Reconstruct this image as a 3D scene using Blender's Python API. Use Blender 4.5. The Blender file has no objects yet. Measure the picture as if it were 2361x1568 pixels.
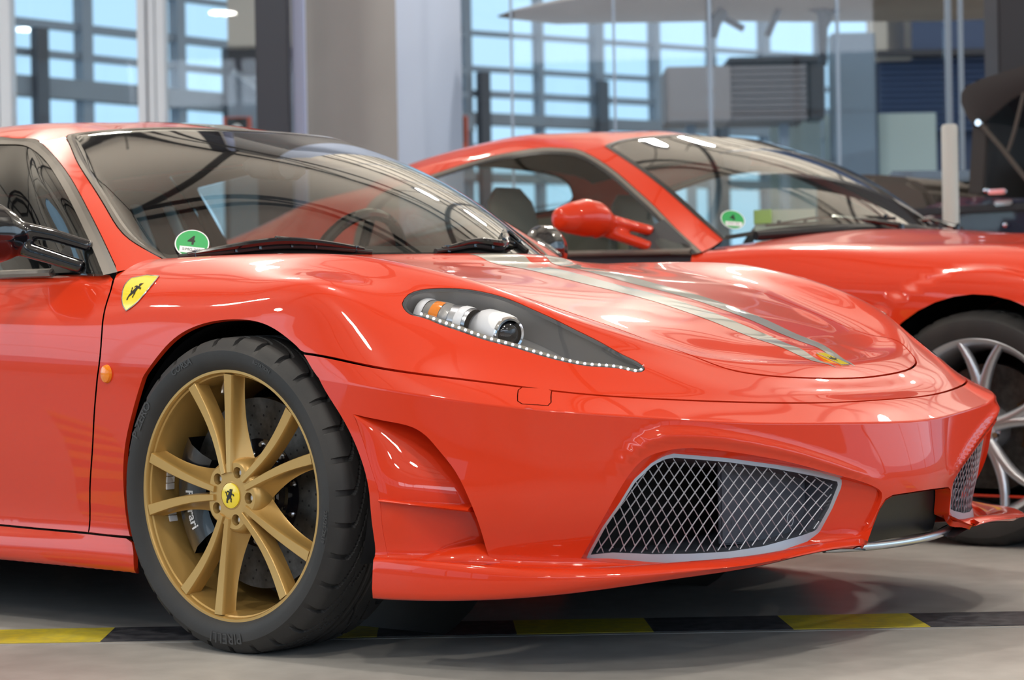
import bpy, bmesh, math, random
import numpy as np
from mathutils import Vector, Matrix
from mathutils.geometry import delaunay_2d_cdt
random.seed(7)
scene = bpy.context.scene
col = scene.collection
V = Vector
PI = math.pi

# ------------------------------------------------------------------ camera
CAM = V((3.21268, -3.9816, 0.64837))
yaw, pitch, roll = 2.25256, 0.00523, -0.01796
fwd = V((math.cos(yaw) * math.cos(pitch), math.sin(yaw) * math.cos(pitch), -math.sin(pitch)))
rt = fwd.cross(V((0, 0, 1))).normalized()
up = rt.cross(fwd)
right = rt * math.cos(roll) + up * math.sin(roll)
upv = up * math.cos(roll) - rt * math.sin(roll)
cd = bpy.data.cameras.new('camera')
cam = bpy.data.objects.new('camera', cd)
col.objects.link(cam)
cam.matrix_world = Matrix(((right.x, upv.x, -fwd.x, CAM.x), (right.y, upv.y, -fwd.y, CAM.y), (right.z, upv.z, -fwd.z, CAM.z), (0, 0, 0, 1)))
cd.sensor_fit = 'HORIZONTAL'
cd.sensor_width = 23.6
cd.lens = 5000.0 / 2361 * 23.6
cd.clip_end = 300
cd.dof.use_dof = True
cd.dof.focus_distance = 4.35
cd.dof.aperture_fstop = 3.2
scene.camera = cam

# ------------------------------------------------------------------ world, light, exposure
scene.view_settings.view_transform = 'Standard'
scene.view_settings.look = 'None'
scene.view_settings.gamma = 1
scene.view_settings.use_curve_mapping = False
scene.view_settings.exposure = 0.07
w = bpy.data.worlds.new('sky'); scene.world = w; w.use_nodes = True
nt = w.node_tree; bg = nt.nodes['Background']
bg.inputs[0].default_value = (0.50, 0.77, 1.0, 1); bg.inputs[1].default_value = 1.12

# the hall is square to the picture plane: X to the right, Z away from the camera's foot point
HF = V((math.cos(yaw), math.sin(yaw), 0)); HR = V((-math.sin(yaw) * -1, -math.cos(yaw), 0))
HR = HF.cross(V((0, 0, 1)))
HYAW = math.atan2(HR.y, HR.x)
def hall(X, Z, z=0.0):
    return V((CAM.x, CAM.y, 0)) + HR * X + HF * Z + V((0, 0, z))

def area(name, loc, target, sx, sy, power, color=(1, 1, 1)):
    l = bpy.data.lights.new(name, 'AREA'); l.shape = 'RECTANGLE'; l.size = sx; l.size_y = sy
    l.energy = power; l.color = color
    o = bpy.data.objects.new(name, l); col.objects.link(o)
    o.location = loc; o.rotation_euler = (V(target) - V(loc)).to_track_quat('-Z', 'Y').to_euler()
    return o
# added fill lights inside the front and side glazing, on top of the sky
area('fill_front', hall(2, -10.4, 5.3), hall(0, 4, 0.6), 18, 1.0, 330, (0.86, 0.90, 1.0))  # camera-side fill strip, kept high and narrow for a thin reflection
area('daylight_fill_left', hall(-13.4, 4, 3.4), hall(0, 4, 0.5), 12, 4.0, 220, (0.80, 0.90, 1.0))
area('daylight_fill_right', hall(14.4, 6, 3.4), hall(0, 5, 0.5), 12, 4.0, 170, (0.80, 0.90, 1.0))
# warm area lights added out of view to brighten the ceiling
area('ceiling_fill', hall(.5, -1, 5.3), hall(.5, -.99, 9), 27, 17, 800, (1.0, 0.91, 0.79))
area('ceiling_fill', hall(.5, 19.5, 5.3), hall(.5, 19.51, 9), 27, 22, 3000, (1.0, 0.92, 0.81))

# ------------------------------------------------------------------ materials
def mat(name, color=(.8, .8, .8), rough=.5, metal=0.0, coat=0.0, coat_rough=.03, spec=.5, trans=0.0, ior=1.45, emit=None, estr=0.0, noise=None, bump=None):
    m = bpy.data.materials.new(name); m.use_nodes = True
    n = m.node_tree.nodes; L = m.node_tree.links; b = n['Principled BSDF']
    b.inputs['Base Color'].default_value = (*color, 1); b.inputs['Roughness'].default_value = rough
    b.inputs['Metallic'].default_value = metal; b.inputs['Coat Weight'].default_value = coat
    b.inputs['Coat Roughness'].default_value = coat_rough
    b.inputs['Specular IOR Level'].default_value = spec
    b.inputs['Transmission Weight'].default_value = trans; b.inputs['IOR'].default_value = ior
    if emit: b.inputs['Emission Color'].default_value = (*emit, 1); b.inputs['Emission Strength'].default_value = estr
    if noise:                                  # (scale, second colour, detail)
        tc = n.new('ShaderNodeTexCoord'); t = n.new('ShaderNodeTexNoise'); t.inputs['Scale'].default_value = noise[0]; t.inputs['Detail'].default_value = noise[2]
        r = n.new('ShaderNodeMix'); r.data_type = 'RGBA'; r.inputs[6].default_value = (*color, 1); r.inputs[7].default_value = (*noise[1], 1)
        cr = n.new('ShaderNodeMapRange'); cr.inputs[1].default_value = .38; cr.inputs[2].default_value = .62
        L.new(tc.outputs['Object'], t.inputs['Vector']); L.new(t.outputs['Fac'], cr.inputs[0]); L.new(cr.outputs[0], r.inputs[0]); L.new(r.outputs[2], b.inputs['Base Color'])
    if bump:                                   # (scale, strength, distance)
        tc = n.new('ShaderNodeTexCoord'); t = n.new('ShaderNodeTexNoise'); t.inputs['Scale'].default_value = bump[0]; t.inputs['Detail'].default_value = 5
        bp = n.new('ShaderNodeBump'); bp.inputs['Strength'].default_value = bump[1]; bp.inputs['Distance'].default_value = bump[2]
        L.new(tc.outputs['Object'], t.inputs['Vector']); L.new(t.outputs['Fac'], bp.inputs['Height']); L.new(bp.outputs[0], b.inputs['Normal'])
    return m
def glass(name, tint=(1, 1, 1), ior=1.5, rough=0.0, k=1.6):
    """thin pane: fresnel mirror over a tinted clear body"""
    m = bpy.data.materials.new(name); m.use_nodes = True
    n = m.node_tree.nodes; L = m.node_tree.links; n.clear()
    o = n.new('ShaderNodeOutputMaterial'); mx = n.new('ShaderNodeMixShader')
    t = n.new('ShaderNodeBsdfTransparent'); t.inputs[0].default_value = (*tint, 1); g = n.new('ShaderNodeBsdfGlossy'); g.inputs['Roughness'].default_value = rough
    ge = n.new('ShaderNodeNewGeometry'); d = n.new('ShaderNodeVectorMath'); d.operation = 'DOT_PRODUCT'; L.new(ge.outputs['Incoming'], d.inputs[0]); L.new(ge.outputs['Normal'], d.inputs[1])
    def mth(op, a, b=None, clamp=False):
        q = n.new('ShaderNodeMath'); q.operation = op; q.use_clamp = clamp
        for k_, v in enumerate((a, b)):
            if v is None: continue
            if isinstance(v, float): q.inputs[k_].default_value = v
            else: L.new(v, q.inputs[k_])
        return q.outputs[0]
    f0 = ((ior - 1) / (ior + 1)) ** 2
    f = mth('ADD', mth('MULTIPLY', mth('POWER', mth('SUBTRACT', 1.0, mth('ABSOLUTE', d.outputs['Value'])), 5.0), 1 - f0), f0)      # both faces of a thin pane reflect
    L.new(mth('MULTIPLY', f, float(k), True), mx.inputs[0]); L.new(t.outputs[0], mx.inputs[1]); L.new(g.outputs[0], mx.inputs[2]); L.new(mx.outputs[0], o.inputs[0])
    return m
M = dict(
    red=mat('red_paint', (0.66, 0.038, 0.008), .32, coat=.75, coat_rough=.015, spec=.15),
    red2=mat('red_paint_glossy', (0.68, 0.038, 0.008), .32, coat=.75, coat_rough=.02, spec=.15),
    stripe=mat('grey_stripe_paint', (0.33, 0.31, 0.27), .35, coat=1.0, coat_rough=.02),
    black=mat('black_plastic', (0.012, 0.012, 0.014), .42, bump=(400, .15, .001)),
    rubber=mat('black_rubber', (0.022, 0.022, 0.023), .62, bump=(180, .25, .001), noise=(6, (0.035, 0.033, 0.032), 4)),
    gloss=mat('glossy_black', (0.006, 0.006, 0.009), .12, coat=1.0, coat_rough=.02),
    dark=mat('dark_cavity', (0.006, 0.006, 0.007), .8),
    satin=mat('satin_dark_grey', (0.045, 0.048, 0.055), .5),
    gold=mat('gold_wheel_paint', (0.50, 0.31, 0.095), .36, metal=.45, coat=.35, coat_rough=.25),
    silver=mat('silver_paint', (0.50, 0.52, 0.56), .30, metal=.75, coat=.4, coat_rough=.1),
    chrome=mat('chrome', (0.80, 0.80, 0.82), .08, metal=1.0),
    alu=mat('brushed_aluminium', (0.62, 0.65, 0.70), .28, metal=1.0),
    mesh=mat('grille_grey', (0.42, 0.46, 0.52), .38, metal=.35),
    trim=mat('beige_grey_seal', (0.17, 0.15, 0.13), .22, coat=.6, coat_rough=.08),
    darktrim=mat('dark_window_seal', (0.10, 0.088, 0.075), .28, coat=.4),
    yellow=mat('yellow_enamel', (0.90, 0.68, 0.02), .2, coat=1.0),
    ink=mat('black_ink', (0.01, 0.01, 0.01), .4),
    white=mat('white_plastic', (0.8, 0.8, 0.82), .35),
    amber=mat('amber_lens', (0.95, 0.25, 0.0), .12, coat=1.0, trans=.05),
    disc=mat('ceramic_disc', (0.075, 0.072, 0.068), .38, metal=.6, noise=(60, (0.05, 0.048, 0.046), 3)),
    caliper=mat('black_caliper', (0.010, 0.010, 0.012), .3, coat=.6),
    glass=glass('windscreen_glass', (0.86, 0.90, 0.86), k=3.0),
    sglass=glass('side_glass', (0.42, 0.45, 0.44), k=2.0),
    cglass=glass('coupe_side_glass', (0.90, 0.95, 0.92), k=1.2),
    lens=glass('headlamp_lens', (0.97, 0.98, 1.0), 1.42),
    pane=glass('hall_glass', (0.97, 0.99, 1.0), 1.22),
    lampgrey=mat('headlamp_housing', (0.36, 0.35, 0.34), .30, metal=.4),
    led=mat('lit_daylight_lamp', (.9, .9, .95), .3, emit=(.85, .9, 1), estr=1.6),
    seat=mat('black_alcantara', (0.020, 0.020, 0.022), .9),
    seatpale=mat('pale_blue_panel', (0.42, 0.62, 0.70), .5),
    beige=mat('beige_leather', (0.42, 0.33, 0.19), .55),
    green=mat('green_sticker', (0.03, 0.36, 0.10), .5),
    bluegrey=mat('blue_grey_duct', (0.075, 0.085, 0.11), .5),
    satin2=mat('grey_brown_leather', (0.22, 0.20, 0.165), .55),
    limegreen=mat('lime_green', (0.45, 0.75, 0.12), .8),
    pale=mat('pale_panel', (0.62, 0.68, 0.62), .7),
)

# ------------------------------------------------------------------ object helpers
def link(o, parent=None):
    col.objects.link(o)
    if parent: o.parent = parent
    return o
def empty(name, loc=(0, 0, 0), rz=0.0, parent=None):
    o = bpy.data.objects.new(name, None); o.location = loc; o.rotation_euler = (0, 0, rz); o.empty_display_size = .1
    return link(o, parent)
def tag(o, label=None, cat=None, group=None, kind=None):
    if label: o['label'] = label
    if cat: o['category'] = cat
    if group: o['group'] = group
    if kind: o['kind'] = kind
    return o
def copy_tree(o, parent=None):
    c = o.copy(); link(c, parent)
    for ch in list(o.children): copy_tree(ch, c)
    return c
def mesh_obj(name, verts, faces, m, parent=None, normals=None, smooth=True, loc=None):
    me = bpy.data.meshes.new(name); me.from_pydata([tuple(map(float, v)) for v in verts], [], [tuple(map(int, f)) for f in faces])
    for mm in (m if isinstance(m, (list, tuple)) else [m]): me.materials.append(mm)
    if smooth: me.polygons.foreach_set('use_smooth', [True] * len(me.polygons))
    me.update()
    if normals is not None: me.normals_split_custom_set_from_vertices([tuple(map(float, n)) for n in normals])
    o = bpy.data.objects.new(name, me)
    if loc: o.location = loc
    return link(o, parent)
class MB:
    """collects simple solids and links them as one mesh object"""
    def __init__(s): s.v = []; s.f = []
    def add(s, v, f):
        b = len(s.v); s.v += [tuple(p) for p in v]; s.f += [tuple(b + i for i in q) for q in f]; return s
    def box(s, c, d, rz=0.0, rx=0.0, ry=0.0, M4=None):
        x, y, z = d[0] / 2, d[1] / 2, d[2] / 2
        R = Matrix.Rotation(rz, 3, 'Z') @ Matrix.Rotation(ry, 3, 'Y') @ Matrix.Rotation(rx, 3, 'X')
        vs = [V(c) + R @ V((a * x, b_ * y, e * z)) for a in (-1, 1) for b_ in (-1, 1) for e in (-1, 1)]
        return s.add(vs, [(0, 1, 3, 2), (4, 6, 7, 5), (0, 4, 5, 1), (2, 3, 7, 6), (0, 2, 6, 4), (1, 5, 7, 3)])
    def tube(s, path, r, n=10, caps=True, flat=1.0):
        P = [V(p) for p in path]; rs = r if isinstance(r, (list, tuple)) else [r] * len(P); vs = []; N = None
        for i, p in enumerate(P):
            t = (P[min(i + 1, len(P) - 1)] - P[max(i - 1, 0)]).normalized()
            if N is None:
                N = t.cross(V((0, 0, 1))); N = t.cross(V((1, 0, 0))) if N.length < .1 else N
            N = (N - t * N.dot(t)).normalized(); B = t.cross(N)
            for k in range(n):
                a = 2 * PI * k / n; vs.append(p + N * math.cos(a) * rs[i] + B * math.sin(a) * rs[i] * flat)
        fs = [(i * n + k, i * n + (k + 1) % n, (i + 1) * n + (k + 1) % n, (i + 1) * n + k) for i in range(len(P) - 1) for k in range(n)]
        if caps: fs += [tuple(range(n))[::-1], tuple((len(P) - 1) * n + k for k in range(n))]
        return s.add(vs, fs)
    def lathe(s, prof, c=(0, 0, 0), axis='Y', n=48, a0=0.0, a1=2 * PI, M3=None):
        """prof: (radius, height along axis)"""
        full = abs(a1 - a0) > 2 * PI - 1e-6; m = n if full else n + 1; vs = []
        for r, h in prof:
            for k in range(m):
                a = a0 + (a1 - a0) * k / n
                p = {'Y': V((r * math.sin(a), h, r * math.cos(a))), 'Z': V((r * math.cos(a), r * math.sin(a), h)), 'X': V((h, r * math.cos(a), r * math.sin(a)))}[axis]
                if M3 is not None: p = M3 @ p
                vs.append(V(c) + p)
        fs = [(i * m + k, i * m + (k + 1) % m, (i + 1) * m + (k + 1) % m, (i + 1) * m + k) for i in range(len(prof) - 1) for k in range(m if full else m - 1)]
        return s.add(vs, fs)
    def prism(s, poly, z0, z1, T=None):
        n = len(poly); vs = [(p[0], p[1], z0) for p in poly] + [(p[0], p[1], z1) for p in poly]
        if T is not None: vs = [T @ V(p) for p in vs]
        return s.add(vs, [tuple(range(n))[::-1], tuple(range(n, 2 * n))] + [(i, (i + 1) % n, n + (i + 1) % n, n + i) for i in range(n)])
    def loft(s, secs, n=20, caps=True):
        """secs: (centre, axis u, axis v) ellipses"""
        vs = [V(c) + V(a) * math.cos(2 * PI * k / n) + V(b) * math.sin(2 * PI * k / n) for c, a, b in secs for k in range(n)]
        fs = [(i * n + k, i * n + (k + 1) % n, (i + 1) * n + (k + 1) % n, (i + 1) * n + k) for i in range(len(secs) - 1) for k in range(n)]
        if caps: fs += [tuple(range(n))[::-1], tuple((len(secs) - 1) * n + k for k in range(n))]
        return s.add(vs, fs)
    def build(s, name, m, parent=None, smooth=False, bevel=0.0, angle=35, remesh=0.0, sub=0):
        o = mesh_obj(name, s.v, s.f, m, parent, smooth=smooth)
        bm = bmesh.new(); bm.from_mesh(o.data); bmesh.ops.recalc_face_normals(bm, faces=bm.faces)
        if bevel: bmesh.ops.bevel(bm, geom=bm.edges[:], offset=bevel, segments=2, affect='EDGES', clamp_overlap=True)
        bm.to_mesh(o.data); bm.free()
        if bevel: o.data.polygons.foreach_set('use_smooth', [True] * len(o.data.polygons))
        if (smooth or bevel) and not remesh:
            sharp_by_angle(o.data, angle)
        if remesh:
            md = o.modifiers.new('join', 'REMESH'); md.mode = 'VOXEL'; md.voxel_size = remesh; md.use_smooth_shade = True
            md = o.modifiers.new('soften', 'SMOOTH'); md.iterations = 8; md.factor = .5
        if sub:
            md = o.modifiers.new('round', 'SUBSURF'); md.levels = sub; md.render_levels = sub
        return o
def sharp_by_angle(me, deg):
    bm = bmesh.new(); bm.from_mesh(me); c = math.radians(deg)
    for e in bm.edges:
        if len(e.link_faces) == 2 and e.calc_face_angle(0) > c: e.smooth = False
    bm.to_mesh(me); bm.free()
def text_mesh(body, size, bold=0.0):
    """flat letter mesh: verts (x, y), faces"""
    cu = bpy.data.curves.new('letters', 'FONT'); cu.body = body; cu.size = size; cu.offset = bold; cu.resolution_u = 2
    cu.align_x = 'CENTER'; cu.align_y = 'CENTER'
    o = bpy.data.objects.new('letters', cu); col.objects.link(o)
    me = bpy.data.meshes.new_from_object(o, depsgraph=bpy.context.evaluated_depsgraph_get())
    vs = [(v.co.x, v.co.y) for v in me.vertices]; fs = [tuple(p.vertices) for p in me.polygons]
    bpy.data.objects.remove(o); bpy.data.curves.remove(cu); bpy.data.meshes.remove(me)
    return vs, fs
HORSE = [(-.05, -.98), (.10, -.98), (.16, -.86), (.04, -.80), (.02, -.62), (.16, -.42), (.22, -.20), (.42, -.30), (.50, -.52), (.66, -.56), (.70, -.44), (.60, -.40), (.56, -.18), (.36, -.02),
         (.30, .16), (.20, .34), (.34, .30), (.52, .40), (.66, .30), (.74, .38), (.56, .54), (.34, .46), (.20, .54), (.12, .74), (.16, .86), (.02, .98), (-.02, .86), (-.20, .84), (-.34, .68), (-.26, .60), (-.10, .64),
         (-.12, .44), (-.34, .50), (-.56, .40), (-.60, .20), (-.46, .22), (-.42, .34), (-.22, .26), (-.24, .06), (-.20, -.14), (-.46, -.06), (-.66, .14), (-.84, .12), (-.74, -.02), (-.60, -.04), (-.44, -.24), (-.22, -.36), (-.24, -.56), (-.14, -.80)]
# ------------------------------------------------------------------ smooth body surfaces
def _coef(k):
    n = len(k); h = np.diff(k); A = np.zeros((n, n)); B = np.zeros((n, n)); A[0, 0] = A[-1, -1] = 1
    for i in range(1, n - 1):
        A[i, i - 1] = h[i - 1]; A[i, i] = 2 * (h[i - 1] + h[i]); A[i, i + 1] = h[i]
        B[i, i - 1] = 6 / h[i - 1]; B[i, i] = -6 / h[i - 1] - 6 / h[i]; B[i, i + 1] = 6 / h[i]
    return np.linalg.solve(A, B)
def basis(k, x):
    k = np.asarray(k, float); x = np.atleast_1d(np.asarray(x, float)); Mx = _coef(k)
    i = np.clip(np.searchsorted(k, x, side='right') - 1, 0, len(k) - 2)
    h = k[i + 1] - k[i]; a = (k[i + 1] - x) / h; b = (x - k[i]) / h
    W = np.zeros((len(x), len(k))); r = np.arange(len(x)); W[r, i] += a; W[r, i + 1] += b
    return W + ((a**3 - a) * h * h / 6)[:, None] * Mx[i] + ((b**3 - b) * h * h / 6)[:, None] * Mx[i + 1]
class Sheet:
    """cubic surface through rows of points given for the right half (y < 0); s runs around the car, t from the sill to the centre line"""
    def __init__(self, sk, rows, tk, bumps=(), crease=(), sc=()):
        sk = np.asarray(sk, float); self.se = sk[-1]; self.te = tk[-1]; self.sk = np.concatenate([sk, 2 * self.se - sk[-2::-1]])
        R = np.asarray(rows, float); R = np.concatenate([R, R[:, -2::-1] * [1, -1, 1]], axis=1)
        self.R = np.concatenate([R, R[-2::-1][:3] * [1, -1, 1]], axis=0)
        self.tk = np.asarray(list(tk) + [2 * tk[-1] - t for t in tk[-2::-1][:3]], float); self.bumps = bumps; self.scr = [0] + sorted([int(np.argmin(abs(self.sk - q))) for q in sc] + [int(np.argmin(abs(self.sk - 2 * self.se + q))) for q in sc]) + [len(self.sk) - 1]; self.cr = [0] + list(crease) + [len(self.tk) - 1]
    def tb(self, t):
        W = np.zeros((len(t), len(self.tk)))
        for a, b in zip(self.cr[:-1], self.cr[1:]):
            lo = self.tk[a] if a else -1e9; hi = self.tk[b] if b < len(self.tk) - 1 else 1e9; m = (t >= lo) & (t < hi)
            if m.any(): W[np.ix_(m, np.arange(a, b + 1))] = basis(self.tk[a:b + 1], t[m])
        return W
    def sb(self, s):
        W = np.zeros((len(s), len(self.sk)))
        for a, b in zip(self.scr[:-1], self.scr[1:]):
            lo = self.sk[a] if a else -1e9; hi = self.sk[b] if b < len(self.sk) - 1 else 1e9; m = (s >= lo) & (s < hi)
            if m.any(): W[np.ix_(m, np.arange(a, b + 1))] = basis(self.sk[a:b + 1], s[m])
        return W
    def base(self, s, t):
        return np.einsum('ns,nt,tsk->nk', self.sb(s), self.tb(t), self.R)
    def nrm(self, f, s, t, e=8e-4):
        n = np.cross(f(s + e, t) - f(s - e, t), f(s, t + e) - f(s, t - e)); return n / (np.linalg.norm(n, axis=1)[:, None] + 1e-12)
    def __call__(self, s, t):
        s = np.atleast_1d(np.asarray(s, float)); t = np.atleast_1d(np.asarray(t, float)); P = self.base(s, t)
        if self.bumps:
            sf = np.where(s > self.se, 2 * self.se - s, s); d = np.zeros(len(s))
            for fn in self.bumps: d += fn(sf, t)
            if np.abs(d).max() > 1e-6: P = P + self.nrm(self.base, s, t) * d[:, None]
        return P
    def normal(self, s, t):
        return self.nrm(self.__call__, np.atleast_1d(np.asarray(s, float)), np.atleast_1d(np.asarray(t, float)))
    def find(self, x, y, s0, t0):
        """parameters of the surface point above (x, y)"""
        s, t = s0, t0
        for _ in range(12):
            p = self(s, t)[0][:2]; J = np.array([(self(s + 1e-4, t)[0][:2] - p), (self(s, t + 1e-4)[0][:2] - p)]).T / 1e-4
            d = np.clip(np.linalg.lstsq(J, np.array([x, y]) - p, rcond=None)[0], -.1, .1); s += d[0]; t += d[1]
        return s, t
def inside(P, poly):
    poly = np.asarray(poly); x, y = P[:, 0], P[:, 1]; r = np.zeros(len(P), bool); n = len(poly)
    for i in range(n):
        x1, y1 = poly[i]; x2, y2 = poly[(i + 1) % n]
        c = ((y1 > y) != (y2 > y)); 
        if y1 != y2: r ^= c & (x < (x2 - x1) * (y - y1) / (y2 - y1) + x1)
    return r
def edge_dist(P, poly):
    d = np.full(len(P), 1e9); n = len(poly); poly = np.asarray(poly)
    for i in range(n):
        a = poly[i]; b = poly[(i + 1) % n]; ab = b - a; L = (ab @ ab) or 1e-12
        k = np.clip(((P - a) @ ab) / L, 0, 1); d = np.minimum(d, np.hypot(*(P - a - k[:, None] * ab).T))
    return d
def dense(poly, step=.012, closed=True):
    out = []; n = len(poly)
    for i in range(n if closed else n - 1):
        a = np.array(poly[i]); b = np.array(poly[(i + 1) % n]); k = max(1, int(np.ceil(np.hypot(*(b - a)) / step)))
        out += [tuple(a + (b - a) * j / k) for j in range(k)]
    if not closed: out.append(tuple(poly[-1]))
    return out
def smooth_line(pts, step=.012, closed=False):
    """natural spline through the points, resampled"""
    P = np.array(pts, float)
    if closed: P = np.vstack([P[-3:], P, P[:3]])
    k = np.concatenate([[0], np.cumsum(np.hypot(*np.diff(P, axis=0).T) + 1e-9)])
    a, b = (k[3], k[-3]) if closed else (k[0], k[-1])
    x = np.linspace(a, b, max(2, int((b - a) / step) + 1)); x = x[:-1] if closed else x
    return [tuple(p) for p in basis(k, x) @ P]
def mir(poly, se): return [(2 * se - s, t) for s, t in poly][::-1]
def shift_in(sheet, loop, d, keep=None):
    """move a boundary loop by d metres along the surface, into its polygon"""
    if not d: return list(loop)
    L = np.array(loop); ar = np.sum(L[:, 0] * np.roll(L[:, 1], -1) - np.roll(L[:, 0], -1) * L[:, 1])
    P = sheet(L[:, 0], L[:, 1]); e = 1e-3
    Ps = (sheet(L[:, 0] + e, L[:, 1]) - P) / e; Pt = (sheet(L[:, 0], L[:, 1] + e) - P) / e
    T = np.roll(P, -1, 0) - np.roll(P, 1, 0); T /= np.linalg.norm(T, axis=1)[:, None] + 1e-9
    N = np.cross(Ps, Pt); N /= np.linalg.norm(N, axis=1)[:, None] + 1e-12
    I = np.cross(N, T) * (1 if ar > 0 else -1) * d
    out = []
    for i in range(len(L)):
        if keep is not None and keep(L[i]): out.append(tuple(L[i])); continue
        q = np.linalg.lstsq(np.array([Ps[i], Pt[i]]).T, I[i], rcond=None)[0]; q = np.clip(q, -.02, .02); out.append((L[i, 0] + q[0], L[i, 1] + q[1]))
    return out
def panel(name, sheet, outer, m, parent, holes=(), off=0.0, gap=.0025, flange=.012, ds=.03, dt=.012, keep=None, hole_gap=0.0, hole_flange=None, step=.012):
    outer = shift_in(sheet, dense(outer, step), gap, keep)
    holes = [shift_in(sheet, dense(h, step), -hole_gap) for h in holes]
    O = np.array(outer); s0, t0 = O.min(0); s1, t1 = O.max(0)
    S, T = np.meshgrid(np.arange(s0 + ds / 2, s1, ds), np.arange(t0 + dt / 2, t1, dt)); G = np.stack([S.ravel(), T.ravel()], 1)
    k = inside(G, outer)
    for h in holes: k &= ~inside(G, h)
    G = G[k]; mn = min(ds, dt) * .35; d = edge_dist(G, outer)
    for h in holes: d = np.minimum(d, edge_dist(G, h))
    G = G[d > mn]
    vs = list(outer); es = [(i, (i + 1) % len(outer)) for i in range(len(outer))]; loops = [list(range(len(outer)))]
    for h in holes:
        b = len(vs); vs += h; es += [(b + i, b + (i + 1) % len(h)) for i in range(len(h))]; loops.append(list(range(b, b + len(h))))
    vs += [tuple(g) for g in G]
    r = delaunay_2d_cdt([V(v) for v in vs], es, [], 0, 1e-7)
    P = np.array([tuple(v) for v in r[0]]); F = [tuple(f) for f in r[2]]
    C = np.array([P[list(f)].mean(0) for f in F]); k = inside(C, outer)
    for h in holes: k &= ~inside(C, h)
    F = [f for f, q in zip(F, k) if q]
    X = sheet(P[:, 0], P[:, 1]); N = sheet.normal(P[:, 0], P[:, 1]); X = X + N * off
    # outward orientation of every face
    F2 = []
    for f in F:
        a, b, c = X[list(f)[:3]]; F2.append(f if np.dot(np.cross(b - a, c - a), N[f[0]]) > 0 else f[::-1])
    idx = {}
    for i, orig in enumerate(r[3]):
        for q in orig: idx[q] = i
    Xl = [tuple(x) for x in X]; Nl = [tuple(x) for x in N]
    for li, lp in enumerate(loops):
        fl = flange if li == 0 or hole_flange is None else hole_flange
        if not fl: continue
        ids = [idx[q] for q in lp if q in idx]; ids = [a for a, b in zip(ids, ids[1:] + ids[:1]) if a != b]; n = len(ids)
        if keep is not None and li == 0: pass
        A = X[ids]; NA = N[ids]; Tn = np.roll(A, -1, 0) - np.roll(A, 1, 0); Sd = np.cross(Tn, NA); Sd /= np.linalg.norm(Sd, axis=1)[:, None] + 1e-9
        ctr = P[ids]; ar = np.sum(ctr[:, 0] * np.roll(ctr[:, 1], -1) - np.roll(ctr[:, 0], -1) * ctr[:, 1]) * (1 if li == 0 else -1)
        Sd = Sd * (1 if ar > 0 else -1); b = len(Xl)
        Xl += [tuple(x) for x in A] + [tuple(x) for x in A - NA * fl]; Nl += [tuple(x) for x in Sd] * 2
        for i in range(n):
            j = (i + 1) % n
            if keep is not None and li == 0 and keep(P[ids[i]]) and keep(P[ids[j]]): continue
            F2.append((b + i, b + n + i, b + n + j, b + j))
    o = mesh_obj(name, Xl, F2, m, parent, normals=Nl)
    return o
def strip(name, sheet, la, lb, m, parent, off=0.0, offb=None, n=3, bulge=0.0, closed=False):
    """ribbon between two lines of parameters (same count); la/lb may be lists of 3-D points instead"""
    A = np.array(la, float); B = np.array(lb, float)
    if A.shape[1] == 2: A = sheet(A[:, 0], A[:, 1]) + sheet.normal(A[:, 0], A[:, 1]) * off
    if B.shape[1] == 2: B = sheet(B[:, 0], B[:, 1]) + sheet.normal(B[:, 0], B[:, 1]) * (off if offb is None else offb)
    vs = []; c = len(A)
    for i in range(n + 1):
        k = i / n; vs += [tuple(p) for p in A * (1 - k) + B * k]
    fs = [(i * c + j, i * c + (j + 1) % c, (i + 1) * c + (j + 1) % c, (i + 1) * c + j) for i in range(n) for j in range(c if closed else c - 1)]
    return mesh_obj(name, vs, fs, m, parent)
def resample(pts, n, closed=False):
    P = np.array(pts, float); 
    if closed: P = np.vstack([P, P[:1]])
    k = np.concatenate([[0], np.cumsum(np.linalg.norm(np.diff(P, axis=0), axis=1))]); x = np.linspace(0, k[-1], n + (1 if closed else 0))
    x = x[:-1] if closed else x
    return [tuple(np.interp(q, k, P[:, i]) for i in range(P.shape[1])) for q in x]
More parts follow.
